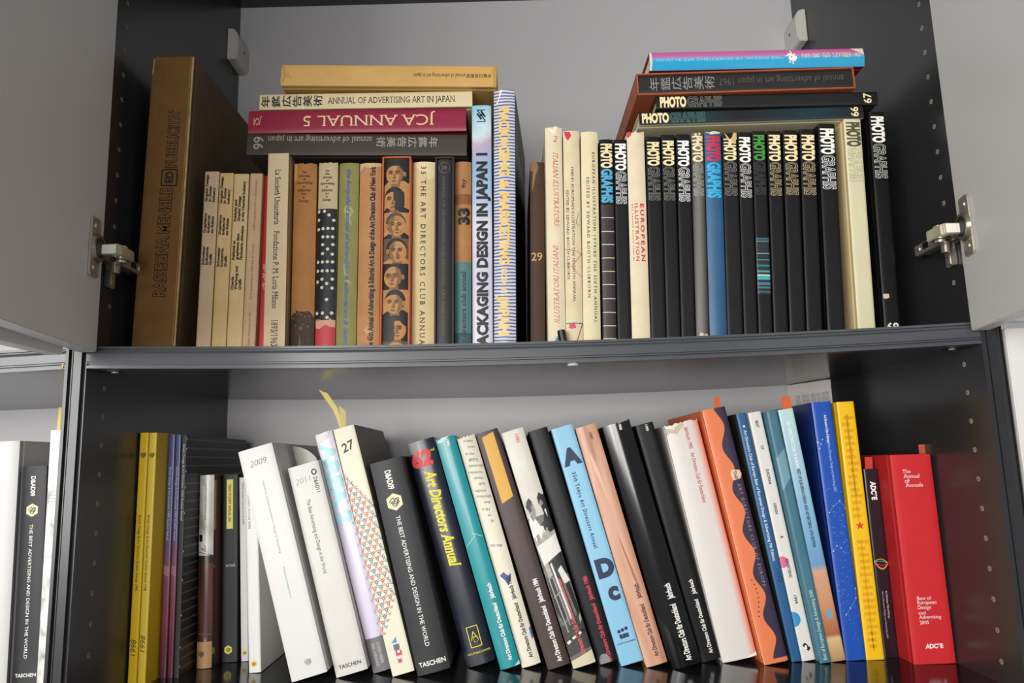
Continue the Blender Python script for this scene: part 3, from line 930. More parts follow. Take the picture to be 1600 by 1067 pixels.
def portraits():
    """seven high-contrast heads, each turned another way"""
    skin, sh, dk = mat('#c08a4e', .55, .15, 160), mat('#8a6034', .55, .2, 160), mat('#15120f', .5)
    out = []
    cells = [(250, 291, 1, 0), (291, 331, 0, 1), (331, 372, 1, 2), (372, 411, 0, 3), (411, 452, 0, 4), (452, 493, 1, 5), (493, 533, 0, 6), (533, 546, 0, 3)]
    for a0, a1, inv, kind in cells:
        H = a1 - a0
        bg = dk if kind in (0, 4, 6) else skin if kind in (2, 1, 5) else mat('#6a5238', .55, .2, 120)
        A = lambda f, a0=a0, H=H: a0 + H * f
        out.append(R(0, 1, a0, a1, bg, layer=1))
        cx = {0: .45, 1: .4, 2: .5, 3: .54, 4: .42, 5: .47, 6: .55}[kind]
        lean = (-.14, .1, 0, .1, -.12, .14, .12)[kind]
        side = 1 if kind in (0, 1, 4, 5) else -1            # where the shaded half lies
        jk = skin if kind in (0, 3) else dk
        out.append(P([(0, a1), (0, A(.95)), (cx - .3, A(.82)), (cx, A(.9)), (cx + .32, A(.76)), (1, A(.88)), (1, a1)], jk, layer=2))
        if H < 20:
            out.append(Dc(cx, A(1), .34, skin, layer=4, ry=.3)); continue
        out.append(P([(cx - .17, a1), (cx - .15, A(.7)), (cx + .17, A(.7)), (cx + .2, a1)], sh, layer=3))
        hair = dk if kind != 2 else mat('#4d4438', .5)
        out.append(Dc(cx + .02 * side, A(.40), .40, hair, layer=3, ry=.43, n=26, ang=lean))
        out.append(Dc(cx - .03 * side, A(.52), .345, skin, layer=4, ry=.42, n=26, ang=lean))
        out.append(P([(cx + .06 * side, A(.14)), (cx + .24 * side, A(.22)), (cx + .335 * side, A(.45)), (cx + .27 * side, A(.74)), (cx + .08 * side, A(.92)), (cx + .12 * side, A(.74)), (cx + .17 * side, A(.55)), (cx + .1 * side, A(.36))], sh, layer=5))
        out.append(Dc(cx + .37 * side, A(.52), .055, skin if kind != 1 else sh, layer=5, ry=.1)); out.append(Dc(cx + .375 * side, A(.53), .025, sh, layer=6, ry=.055))
        if kind in (0, 1, 5, 6):
            out.append(P([(cx - .33, A(.3)), (cx - .24, A(.1)), (cx, A(.02)), (cx + .26, A(.08)), (cx + .38, A(.4)), (cx + .27, A(.36)), (cx + .14 * 1, A(.2)), (cx - .12, A(.2)), (cx - .26, A(.26))], hair, layer=6))
        ey = .47
        for e in (-.17, .1):
            x = cx + e - .02 * side
            out.append(Dc(x, A(ey), .095, sh, layer=6, ry=.06)); out.append(Dc(x, A(ey + .005), .05, dk, layer=7, ry=.022, ang=lean))
            out.append(P([(x - .1, A(ey - .05)), (x - .02, A(ey - .1)), (x + .1, A(ey - .07)), (x + .09, A(ey - .04)), (x - .01, A(ey - .065)), (x - .09, A(ey - .025))], dk, layer=7))
        nx = cx - .05 * side
        out.append(P([(nx, A(.48)), (nx + .05 * side, A(.5)), (nx + .09 * side, A(.66)), (nx + .02 * side, A(.69)), (nx - .06 * side, A(.665))], sh, layer=6)); out.append(Ln([(nx - .07, A(.685)), (nx + .06, A(.69))], .022, dk, layer=7))
        out.append(P([(nx - .12, A(.775)), (nx, A(.762)), (nx + .12, A(.78)), (nx + .03, A(.8)), (nx - .05, A(.8))], dk, layer=7)); out.append(Ln([(nx - .07, A(.84)), (nx + .07, A(.84))], .025, sh, layer=6))
        if kind == 2:
            for k in (-1, 1): out.append(Ln([(nx + .1 * k, A(.67)), (nx + .17 * k, A(.78))], .025, sh, layer=7))
            for k in range(3): out.append(Ln([(cx - .2, A(.22 + .05 * k)), (cx + .16, A(.21 + .05 * k))], .014, sh, layer=7))
        if kind in (4, 6):
            for e in (-.19, .08): out.append(lambda s, e=e, cx=cx, A=A, H=H: s.line([(cx + e + .12 * math.cos(t), A(.47) + H * .085 * math.sin(t)) for t in [k * math.pi / 7 for k in range(15)]], .016, dk, layer=8))
        if kind == 1: out.append(P([(cx - .02, A(.1)), (cx + .4, A(.2)), (cx + .42, A(.75)), (cx + .08, A(.97)), (cx + .02, A(.8)), (cx + .06, A(.6)), (cx - .02, A(.45))], mat('#241c15', .5), layer=8))
        if kind == 6: out.append(P([(0, A(.03)), (cx - .05, A(.06)), (cx - .1, A(.45)), (cx - .04, A(.75)), (cx - .1, A(.97)), (0, a1)], mat('#241c15', .5), layer=8))
        if kind == 3: out.append(P([(nx - .13, A(.75)), (nx, A(.715)), (nx + .14, A(.75)), (nx + .02, A(.745))], dk, layer=8))
    return out


U('orange slipcase holding an annual with a strip of seven black portraits', Q((597, 245), (644, 243), (640, 540), (593.6, 540)), mat('#1a1613', .5), portraits(), kind='case', case=mat('#c4602f', .55, .12, 30), Y=.08, dep=.26, spine=(.003, 2))
U('yellowed cream annual with widely spaced serif capitals reading downward', Q((645, 253), (679, 252), (678, 539), (641, 540)), AGED('#dfc794', .1),
  [T('35 THE ART DIRECTORS CLUB ANNUAL', 'd', 260, 547, .48, .22, mat('#2c2118', .5), serif=True, bold=.01, space=1.5), P([(.05, 253), (1, 252), (.95, 275), (.75, 282), (.5, 268), (.15, 262)], mat('#ecd9ac', .7))], spine=(.003, 2), torn=.0012)
U('black annual in a dark slipcase with dim grey title and numbered circle', Q((679.5, 245), (710.6, 244), (709, 538.5), (678.5, 539)), mat('#191b1e', .5),
  [T('ANNUAL OF ADVERTISING AND EDITORIAL ART AND DESIGN', 'd', 274, 524, .45, .16, mat('#5c5a50', .5), serif=True, bold=-.005), Hz('38', 261, .48, .34, mat('#6e6b60', .5), serif=True, bold=0),
   lambda s: s.line([(.48 + .36 * math.cos(k * .314), 261 + 8.2 * math.sin(k * .314)) for k in range(21)], .03, mat('#6e6b60', .5))], kind='case', case=mat('#332b24', .6, .2, 50), Y=.08, dep=.26, spine=(.002, 2))
TEAL = mat('#4f7b7c', .6, .1, 30)
U('brown and teal annual with a large black upward 33', Q((710.6, 253), (736, 252), (736.5, 537), (709.4, 538)), AGED('#b07a46', .2),
  [R(0, 1, 303, 319, mat('#8a5426', .6)), R(0, 1, 409, 545, TEAL), R(0, 1, 520, 545, mat('#2f5a60', .6), layer=2), T('fsy', 'u', 279, 294, .5, .26, K, serif=True), T('33', 'u', 325, 351, .55, .62, K, serif=True, bold=.06),
   T('art directors club annual', 'u', 424, 545, .52, .3, K, serif=True, bold=.01)], spine=(.003, 2))
U('tall pale blue watercolour annual with heavy black upward title', Q((736.5, 165), (768, 164), (770, 536), (738.5, 537)), ramp_mat('watercolour', [(0, '#d6d3de'), (.3, '#cfcadb'), (.5, '#dcd9e4'), (.62, '#a9c0dd'), (.74, '#8db6d6'), (.82, '#c3a9bd'), (.88, '#cfe0e2'), (1, '#86c3d4')], 2, .35, .22, 22),
  [T('PACKAGING DESIGN IN JAPAN 1', 'u', 239, 550, .5, .5, K, bold=.055), Hz('H', 180, .48, .34, K, bold=.05, rot=.6), Ln([(.25, 172), (.7, 172)], .05, K), Ln([(.25, 190), (.7, 190)], .05, K), Ln([(.3, 173), (.7, 189)], .06, K)], Y=.085, dep=.28, spine=(.0025, 4))


def stripe_cover(mb, s, b):
    if s > 0:
        x = b.t / 2 + .0003
        z = b.h
        mb.prism([(.012, z - .001), (.012, z - .062), (.25, z - .045), (.25, z - .001)], 'x', x - .0004, x, mat('#6c6760', .6, .15, 30))


U('tall blue and white striped annual with yellow title and black back', Q((770.4, 140), (804.7, 141), (806, 535), (771.5, 535.5)), stripe_mat('blue_stripes', '#d3d3da', '#55618c', .0047, .55, 2, .004),
  [T('PACKAGING', 'd', 167, 275, .5, .44, mat('#edc572', .45), bold=.05), T('&', 'd', 281, 297, .5, .4, mat('#edc572', .45), bold=.05), T('MARKETING', 'd', 300, 414, .5, .42, mat('#edc572', .45), bold=.05),
   T('INDEX IN', 'd', 418, 458, .48, .24, mat('#edc572', .45), bold=.03), T('JAPAN', 'd', 461, 524, .46, .44, mat('#edc572', .45), bold=.05), P([(.3, 139), (.42, 141), (.2, 160), (.1, 163), (.25, 152)], mat('#f2f0ec', .5))],
  Y=.085, dep=.25, cover=mat('#0d0d0e', .4), spine=(.004, 2), yaw=-4.2, extra=stripe_cover)
U('deep set dark brown annual with a gold 29 and torn paper corner', Q((829.5, 253), (853, 253), (855, 533), (830.5, 533)), mat('#472c1a', .65, .2, 26),
  [Hz('29', 401, .44, .78, mat('#c7a06a', .5), serif=True, bold=.01), P([(0, 253), (.45, 253), (.6, 262), (.4, 272), (.25, 290), (.1, 300), (.2, 268), (0, 266)], AGED('#8f6a42', .3))], Y=.125, dep=.24, spine=(.002, 2))
RED = mat('#cf4a3e', .5)
U('cream dust jacket with torn top and red italic title, marked 2', Q((849, 198), (878, 196.5), (883.7, 531), (855, 532)), AGED('#e0d3b2', .1),
  [Hz('2', 217, .58, .26, RED, serif=True, shear=.25, bold=-.01), T('ITALIAN ILLUSTRATORS', 'd', 238, 354, .58, .3, RED, serif=True, shear=.3, bold=-.012), T('ILLUSTRATORI ITALIANI', 'u', 383, 505, .5, .3, RED, serif=True, shear=.3, bold=-.012),
   P([(.3, 535), (.55, 524), (.85, 535)], mat('#2f86a8', .5)), P([(.15, 199), (.5, 210), (.75, 199), (.6, 197), (.45, 203)], mat('#f3e9cc', .7))], torn=.003, spine=(.003, 2), Y=.09)
EUK = mat('#3a342a', .6)
U('cream annual with red ink blots and two small black title lines', Q((879, 204), (905.7, 204), (911.8, 530), (884, 531)), AGED('#dccca6', .16),
  [T('1980·81 EUROPEAN ILLUSTRATION THE SEVENTH ANNUAL', 'd', 261, 472, .52, .15, EUK, serif=True, bold=0), T('EDITED BY EDWARD BOOTH·CLIBBORN', 'd', 297, 436, .2, .15, EUK, serif=True, bold=0),
   P([(.05, 205), (.4, 206), (.5, 212), (.3, 219), (.2, 217), (.1, 211)], mat('#c9243f', .5)), P([(.2, 506), (.5, 503), (.6, 512), (.35, 514), (.15, 512)], mat('#d23a5e', .5)),
   Ln([(.02, 505), (1, 505)], .05, mat('#2d5d86', .5)), Ln([(.98, 506), (.55, 540)], .05, mat('#a63434', .5)), Ln([(.0, 389), (.7, 392), (1, 396), (.6, 410), (.4, 416), (.7, 426), (1, 432)], .025, mat('#a63434', .5)),
   Ln([(.9, 330), (.7, 348), (.95, 353)], .02, EUK)], spine=(.003, 2), Y=.09, torn=.001)
U('cream annual with two spaced black capital lines, before the first black annual', Q((905.7, 205.6), (934.6, 205.6), (938, 530), (911.8, 530)), AGED('#dfd1a9', .08),
  [T('EUROPEAN ILLUSTRATION 1979/80 THE SIXTH ANNUAL', 'd', 238, 504, .72, .16, EUK, serif=True, bold=.004, space=1.4), T('EDITED BY EDWARD BOOTH·CLIBBORN', 'd', 277, 465, .36, .16, EUK, serif=True, bold=.004, space=1.3)], spine=(.003, 2), Y=.09)


def ph(a0, am, a1, c1, c2, fill=None, base='#0c0c0e', u=.5, h=.72):
    """two-tone stacked masthead: first half solid, second half outlined (or solid in another colour)"""
    out = [T('PHOTO', 'd', a0, am, u, h, resolve(c1), bold=.055)]
    if c2 is None: out.append(T('GRAPHIS', 'd', am + 1.5, a1, u, h, resolve(fill), bold=.055))
    else: out.append(T('GRAPHIS', 'd', am + 1.5, a1, u, h, resolve(c2), bold=.03, outline=resolve(base)))
    return out


GR = '#77756e'
U('black annual with cream and blue masthead and thin white rules below', Q((936, 218), (958.4, 217.4), (964.5, 529), (941.7, 529.5)), BLACKB,
  ph(224.5, 262.6, 317, CR, None, '#4aa3c8') + [Ln([(.05, a), (.95, a)], .05, mat('#d8cfae', .5)) for a in (340, 361.6, 382, 403, 424, 444.5, 466.6, 488, 509, 529)] + [R(.06, .94, 320, 545, mat('#2b2527', .45))], spine=(.002, 3))
U('black annual with white masthead between the ruled one and torn cream annual', Q((959, 218), (979.5, 218), (987, 528.5), (964.8, 529)), BLACKB, ph(224.5, 266.5, 319, WH, '#d8d8d8'))
U('cream annual with red spaced title and torn red corner', Q((979, 206), (1006.5, 203.5), (1017, 527.5), (987.6, 529)), AGED('#dfd0b0', .1),
  [T('EUROPEAN', 'd', 318, 408, .74, .2, mat('#cc2c36', .5), bold=.03, space=1.4), T('ILLUSTRATION', 'd', 318, 408, .42, .18, mat('#cc2c36', .5), bold=.02, space=1.3), T('The Twelfth Annual 1985-86', 'd', 318, 408, .2, .07, EUK, serif=True, bold=0, space=1.4),
   P([(0, 206), (.2, 205), (.26, 210), (.08, 215), (0, 213)], mat('#c22a3a', .5))], torn=.003, spine=(.0025, 2))
U('first black annual after the torn cream one, cream and grey masthead, chipped top', Q((1008, 213), (1032, 212), (1041, 526.5), (1018, 527)), BLACKB, ph(222, 259, 313.5, CR, GR), torn=.002)
U('second black annual after the torn cream one, cream and grey masthead', Q((1032.5, 211.5), (1054.5, 210), (1064, 525.5), (1042, 527)), BLACKB, ph(220, 259, 313.5, CR, GR))
U('black annual with white outlined masthead, next before the grey spine', Q((1056, 210), (1078, 209.5), (1087.3, 524.5), (1065, 525.5)), BLACKB, ph(220, 260, 315, WH, '#e4e4e2'))
U('grey gradient spined annual beside the blue one', Q((1079.5, 207), (1100, 206.5), (1109, 523.5), (1088.4, 524.5)), ramp_mat('grey_run', [(0, '#2c2b2a'), (.45, '#72706b'), (.8, '#55534f'), (1, '#33322f')], 0, .4),
  ph(212, 253, 306, CR, '#a5a39c', base='#5b5955') + [R(0, 1, 206, 222, mat('#57544e', .5)), Dc(.35, 210, .1, mat('#d9cfae', .5)), Dc(.65, 209, .1, mat('#d9cfae', .5)), Dc(.4, 523, .16, mat('#c9bd98', .5)), Dc(.75, 524, .16, mat('#c9bd98', .5))], spine=(.003, 2))
U('blue spined annual with red and cyan masthead', Q((1101, 205.6), (1127, 204.5), (1137.5, 523), (1109.7, 523.5)), mat('#29597d', .42, .1, 20),
  ph(213, 252, 309, '#cf2547', None, '#2ea6d2') + [P([(0, 205), (.3, 207), (.6, 203), (1, 205), (.9, 208), (.4, 210)], mat('#d9cfae', .6))], torn=.001, spine=(.003, 2))
U('black annual with a peeled cream corner above its masthead, beside the blue one', Q((1127.5, 208), (1152, 207), (1161.3, 521.5), (1137.5, 523)), mat('#111012', .42, .2, 24, spec=.3),
  ph(217, 251, 306, CR, GR) + [P([(.1, 208), (.3, 212), (.55, 220), (.75, 208), (.97, 205), (.99, 216), (.8, 226), (.6, 221), (.35, 218)], AGED('#d8b57c', .15), layer=7)], torn=.002)
U('black annual with white masthead between peeled corner one and green titled one', Q((1153, 207), (1173, 206), (1185.5, 520.5), (1162.4, 521.5)), BLACKB, ph(214.5, 254, 309, WH, '#cfcdc6'))


def scan():
    r = random.Random(3); out = []
    for a, h, c in ((373, 3, '#2d5a66'), (377, 2, '#3c7a78'), (396, 1.5, '#7f8f90'), (406, 1, '#3c8f94'), (415, 3, '#2a6f78'), (424, 3, '#3e8f98'), (430, 2.5, '#b7c9a4'), (434, 6, '#39a5ae'), (443, 4, '#3f6f86'), (449, 3, '#2c6f74'), (456, 1.5, '#3c6a70')):
        out.append(R(.04, .96, a - h / 2, a + h / 2, mat(c, .4), layer=2))
    out.append(R(.0, 1, 372, 460, mat('#1b2328', .4)))
    return out


U('black annual with green masthead and cyan banded lower spine', Q((1174.5, 205.6), (1196, 204.5), (1208, 520), (1186, 521)), BLACKB, ph(211, 251, 305, '#3f8f3a', '#36363a') + scan())
U('first of the three cream titled black annuals after the green titled one', Q((1198.7, 205), (1220, 204), (1232.5, 519), (1209.4, 520)), BLACKB, ph(211, 252, 306, CR, '#a99c74'))
U('middle of the three cream titled black annuals after the green titled one', Q((1223, 204), (1246.5, 203), (1259.5, 517), (1234.5, 518)), BLACKB, ph(211, 252, 305, CR, '#a99c74'))
U('last of the three cream titled black annuals, next to the taller white titled one', Q((1249, 202), (1274.5, 202), (1286, 515), (1261.7, 516)), BLACKB, ph(211, 251, 305, CR, '#a99c74'))
U('taller black annual with white masthead beside the pale cream annual', Q((1278, 193.5), (1304.5, 193.5), (1321, 513), (1294, 514)), BLACKB, ph(201, 241, 296, WH, '#dcdcdc'), Y=.09)
U('pale cream annual with dark grey masthead, beside the last black one', Q((1317, 186), (1346, 186), (1367.6, 511), (1342, 512)), mat('#cfcaa6', .5, .06, 14),
  ph(191, 229, 284, '#4e4a3c', '#b3ad88', base='#cfcaa6'), Y=.084, cover=mat('#d6bf8c', .55, .1, 20))
U('endmost black annual by the bare upright, with a pale chip near its foot', Q((1357, 175.5), (1382.7, 174), (1407, 508), (1383, 509)), BLACKB,
  ph(182, 223, 279, WH, '#bdbcb4') + [P([(.05, 459), (.4, 459), (.42, 465), (.2, 467), (.06, 466)], mat('#c9b6a2', .6)), Hz('68', 511, .5, .75, mat('#d8d6cc', .5), bold=.03)], Y=.088)


# --- the flat piles
def F(label, quad, Y, colour, items, grp, dep=.22, **k):
    return book(label, quad, Y, colour, items, row='flat', depth=dep, group=grp, **k)


SIL = mat('#9b978c', .5)
F('dark grey-brown book upside down at the base of the pile, under the crimson one', Q((386, 209), (729.6, 209.5), (729, 243), (386, 241.5)), .087, mat('#3a3026', .55, .08, 20),
  [T('annual of advertising art in japan', 'u', 418, 581, .72, .3, SIL, serif=True, bold=.0), St('年鑑広告美術', 587, 685, .62, .5, SIL, flip=True), Hz('66', 404, .55, .6, SIL, serif=True, flip=True)], GLP, spine=(.001, 8))
F('crimson book lying upside down with large cream serif title', Q((388, 177), (728, 170), (729, 208.6), (388, 210)), .086, mat('#8e1237', .42, .05, 20),
  [T('JCA ANNUAL 5', 'u', 474, 680, .5, .46, mat('#e9c99a', .5), serif=True, bold=-.004), T('JCA', 'u', 396, 409, .5, .3, mat('#d9a98a', .5), serif=True, shear=.3)], GLP, spine=(.0015, 6), cover=mat('#7d1030', .45))
F('cream book with bold black Japanese characters and serif capitals, on the crimson one', Q((406, 151), (738, 146), (738, 170), (405, 176)), .088, AGED('#dfcda3', .07),
  [St('年鑑広告美術', 407, 505, .5, .74, K, bold=.012), T('ANNUAL OF ADVERTISING ART IN JAPAN', 'd', 512, 711, .5, .4, mat('#2f2418', .5), serif=True, bold=-.005)], GLP)
F('worn tan book on the very top of its pile, tiny inverted title', Q((438, 106), (777, 108), (775.5, 141), (439, 139)), .076, AGED('#cfa45c', .14, 12),
  [T('annual of advertising art in japan', 'u', 646, 727, .5, .2, mat('#6e4c1c', .6), bold=0), St('年鑑広告美術', 728, 768, .5, .2, mat('#6e4c1c', .6), flip=True), Ln([(.95, 440), (.5, 446), (.1, 441)], .03, mat('#a9823f', .7)), Ln([(.9, 443), (.3, 456), (.6, 441)], .02, mat('#b48d48', .7)),
   P([(0, 770), (.3, 771), (.7, 769), (1, 771), (1, 777), (0, 777)], mat('#b78f4a', .7))], GLP, cover=AGED('#c9a25e', .1), torn=.001)
F('black annual flat on the upright black ones, with a teal sheen, marked 66', Q((998, 179), (1349, 168), (1350, 187), (1000, 198.5)), .082, ramp_mat('teal_sheen', [(0, '#16181b'), (.2, '#123038'), (.55, '#16181b'), (.75, '#12363c'), (1, '#141618')], 2, .3),  # teal sheen is painted into the spine colour as bands
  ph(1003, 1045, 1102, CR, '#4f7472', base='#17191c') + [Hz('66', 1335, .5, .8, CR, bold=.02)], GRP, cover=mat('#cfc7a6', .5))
F('black annual marked 67 lying under the orange slipcase', Q((1025, 153.5), (1372, 148), (1371, 167), (1026, 175.5)), .08, mat('#121317', .34, .1, 14),
  ph(1031, 1072, 1128, CR, GR) + [Hz('67', 1355, .5, .8, CR, bold=.02)], GRP, cover=mat('#23201e', .5), pages='#d8b98c')
F('orange slipcase with a dark book of grey characters, lying in the pile', Q((995, 124), (1336, 118), (1338, 147.5), (997, 163)), .076, mat('#1c1a1a', .5),
  [St('年鑑広告美術', 1014, 1118, .5, .72, mat('#8b8a86', .5), bold=.0), T('annual of advertising art in japan 1967', 'u', 1124, 1319, .5, .36, mat('#4e4c49', .5), bold=.0)], GRP, kind='case', case=mat('#a3532f', .55, .1, 30), dep=.25, spine=(.001, 8))


def splat():
    r = random.Random(4); out = []; wh = mat('#f3eee2', .5)
    for k in range(46):
        t = r.uniform(0, 6.28); d = r.uniform(2, 9)
        out.append(Ln([(.55 + .045 * d * math.sin(t) * .4, 1237 + d * .5 * math.cos(t)), (.55 + .045 * d * math.sin(t + .4), 1237 + d * math.cos(t + .4))], .06, wh, layer=3))
    return out


F('pink and blue gradient book on top of the pile, with a white splash', Q((1015, 94), (1352, 86), (1352, 116), (1016.6, 122)), .074, ramp_mat('pink_blue', [(0, '#1a8fbd'), (.45, '#22a0c9'), (.62, '#8d8fc0'), (.75, '#c0609a'), (1, '#b9578f')], 0, .25, 0, 8, .4),
  [T('1968 ANNUAL OF ADVERTISING ART IN JAPAN', 'u', 1026, 1222, .52, .16, mat('#8fd0e4', .5), bold=0), T('年鑑広告美術', 'u', 1252, 1346, .62, .2, mat('#d9d3b4', .5), bold=0),
   P([(.0, 1014), (.25, 1016), (.6, 1015), (1, 1016), (1, 1019), (.4, 1019), (0, 1018)], mat('#d9d3b8', .6)), P([(.55, 1352), (1, 1352), (1, 1330), (.8, 1340)], mat('#d8cdb0', .6))] + splat(), GRP, dep=.24, spine=(.003, 2), cover=mat('#7e2236', .5))


# --- the lower shelf
def L(label, quad, colour, items=(), dep=.24, Y='floor', **k):
    k.setdefault('group', GLO)
    return book(label, quad, Y, colour, items, row='low', depth=dep, **k)


YEL = mat('#e8c010', .42)
yk = mat('#3a2c04', .5)


def hand(s, a0, a1, u, h, m, d='u'):
    return T(s, d, a0, a1, u, h, m, bold=-.012, shear=.25)


L('yellow paperback student annual nearest the upright', Q((217, 676), (231, 676), (212, 1068), (196, 1070)), YEL,
  [Lg(.5, 711, .36, K), T('British Design & Art Direction Student Annual 1998', 'd', 805, 923, .5, .3, yk, bold=0), hand('1998', 999, 1025, .5, .6, K)], kind='paper', dep=.21, Y=.137)
L('yellow paperback student annual second from the upright', Q((231.5, 676), (245, 676), (226.5, 1068), (212, 1069)), mat('#e2c23a', .42),
  [Lg(.5, 711, .36, K), T('British Design & Art Direction Student Annual 1998', 'd', 805, 923, .5, .3, yk, bold=0), hand('1998', 993, 1019, .5, .6, K)], kind='paper', dep=.21, Y=.138, cover=mat('#dcb30e', .4))
PUR = [(0, '#4a2030'), (.2, '#6e2c40'), (.42, '#743a4e'), (.58, '#4b4468'), (1, '#3a4377')]
for i, (q, lab) in enumerate(((Q((263, 679), (274.4, 679), (261, 1055), (247, 1055)), 'blue to maroon paperback beside the yellow pair'), (Q((275, 679), (285.6, 679), (273, 1056), (261, 1056)), 'blue to maroon paperback beside the black student annual'))):
    L(lab, q, ramp_mat('blue_maroon', PUR, 2, .3, .12, 30), [T('British Design & Art Direction 1999 Student Annual', 'd', 730, 844, .5, .32, mat('#c9cbe0', .5), bold=-.005)] +
      [Ln([(.1 + .0 * k, 883 + 2.2 * k), (.9, 887 + 2.2 * k)], .06, mat('#c59aa8', .5)) for k in range(7)], kind='paper', dep=.21, Y=.172)
L('black paperback student annual with white specks and finely ruled cover', Q((286, 680), (300.8, 680), (289, 1056), (273, 1056)), mat('#1d1e20', .45, .15, 60, spec=.4),
  [T('British Design & Art Direction 2000 Student Annual', 'd', 694, 813, .55, .36, mat('#c7c8c9', .5), bold=0)] + [P([(.95, a), (1, a), (1, a + 4), (.93, a + 2)], mat('#cfcac4', .6)) for a in (684, 700, 735, 760, 800, 860, 905, 960, 1010, 1040)],
  kind='paper', dep=.24, Y=.172, cover=stripe_mat('ruled_lines', '#141416', '#5d5e60', .0125, .86, 2, 0.0))
L('short book with a grey photo above a glossy dark red lower spine', Q((307, 742), (338, 742), (334, 1046), (301, 1046)), cloud_mat('dark_photo', ['#1b1312', '#3a211d', '#6b3d38', '#2a1a18'], 22, .2, (1, 1, .25), .5),
  [R(0, 1, 735, 872, cloud_mat('pale_photo', ['#77776f', '#b4b3aa', '#d6d5cf', '#8d8c84'], 26, .3, (1, 1, .5))), R(0, 1, 868, 880, mat('#2c2a29', .3), layer=2), R(.05, .3, 835, 846, K, layer=2), Ln([(.0, 862), (.95, 868)], .04, K), Ln([(.2, 855), (.55, 863), (.5, 852)], .03, mat('#8a2a2a', .5)),
   R(0, 1, 1003, 1050, mat('#b28a5a', .5, .15, 60), layer=2), Lg(.35, 1022, .22, K), Ln([(.08, 990), (.95, 992)], .02, mat('#8b7d76', .4)), T('D&AD STUDENT ANNUAL 2002', 'd', 757, 812, .5, .1, K, bold=0), Hz('TALK', 858, .4, .34, mat('#7d2f2f', .5))], dep=.2, kind='paper', spine=(.004, 2))
L('charcoal hardcover with yellow title label and yellow hexagon', Q((339, 741), (370, 742), (369, 1036), (337, 1036)), mat('#17171b', .5, .05, 30, spec=.4),
  [R(.3, .7, 749, 826, mat('#e0d258', .5)), T('D&AD STUDENT ANNUAL 2007', 'd', 757, 816, .5, .16, K, bold=.02), Hz('ersial,', 883, .58, .62, mat('#b9b9ba', .5), serif=True, bold=0), Hx(.44, 1015, .26, mat('#d9d64e', .5), K)], dep=.17, spine=(.001, 8))
L('thin white paperback with a small yellow hexagon, behind the leaning white book', Q((370.5, 746), (382, 746), (387, 1034), (371.5, 1034)), mat('#d3d3d1', .45),
  [T('D&AD Student Awards Annual 2008', 'd', 754, 819, .55, .3, mat('#6d6d6d', .5), bold=0), Hx(.52, 1020, .33, mat('#e8b92e', .5), K)], kind='paper', dep=.17)
L('thicker white paperback with a yellow hexagon, under the leaning white book', Q((384, 748), (402, 748), (410, 1053), (388.5, 1052)), mat('#d6d6d3', .45),
  [T('D&AD Student Annual 2006', 'd', 754, 826, .3, .2, mat('#6d6d6d', .5), bold=0), Hx(.42, 1037, .27, mat('#e8b92e', .5), K)], kind='paper', dep=.2, cover=mat('#d9d9d6', .45))
PEN = mat('#6f6f70', .6)
WB = mat('#d3d2cd', .45, .03, 12)
L('large leaning white book with handwritten 2009 at its top', Q((369, 706), (425, 692), (511, 1056), (455, 1067)), WB,
  [Hz('2009', 722, .5, .5, PEN, bold=-.018, shear=.25, rot=.05), T('Awards for Creative Excellence in Design & Advertising', 'd', 751, 864, .52, .05, mat('#9c9c9a', .5), bold=0), T('Professional Development inc.', 'd', 886, 936, .52, .05, mat('#5aa5bd', .5), bold=0), Lg(.56, 1035, .1, mat('#8d8d8b', .5))],
  dep=.24, spine=(.0015, 6), cover=mat('#dddcd7', .45), pages='#f0eee8')
L('leaning white book with faint pencilled 2011 and small black title', Q((447.6, 731), (499, 720), (575, 1047), (527, 1060)), mat('#d0cdc5', .45, .04, 14),
  [Hz('2011', 749, .4, .5, mat('#a5a29c', .6), bold=-.02, shear=.15, rot=.06), lambda s: s.line([(.8 + .07 * math.cos(k * .5236), 741 + 4 * math.sin(k * .5236)) for k in range(13)], .04, K), T('D&AD11', 'd', 749, 772, .8, .12, K, bold=.01),
   T('The Best Advertising and Design in the World', 'd', 779, 894, .42, .12, mat('#4c4a48', .5), bold=0), Hz('TASCHEN', 1038, .5, .7, K, bold=.01)], dep=.24, spine=(.002, 5), cover=mat('#d8d5cc', .45))
L('lilac and silver shiny book with pale cyan letters, beside the patterned cream one', Q((488, 678), (520, 672), (609, 1047), (584, 1053)), cloud_mat('lilac_sheen', ['#b9a9cd', '#cfc8dc', '#e0dbe8', '#b7c9dd'], 10, .22, (1.2, 1, .35), .4),  # lilac jacket, its cloudy sheen painted into the colour
  [T('AREA 2', 'd', 692, 819, .5, .72, mat('#9fd6de', .3), bold=.05), R(0, 1, 996, 1060, mat('#6f6d6f', .4), layer=2), T('SMALL PUBLISHING', 'd', 1004, 1040, .35, .16, mat('#b9b7b9', .5)), T('STUDIO PRESS', 'd', 1004, 1036, .65, .16, mat('#b9b7b9', .5)),
   P([(0, 680), (.1, 676), (.6, 678), (.9, 672), (.7, 684), (.2, 690), (0, 690)], mat('#dfdcd6', .5), layer=6)], torn=.002, spine=(.0025, 2))


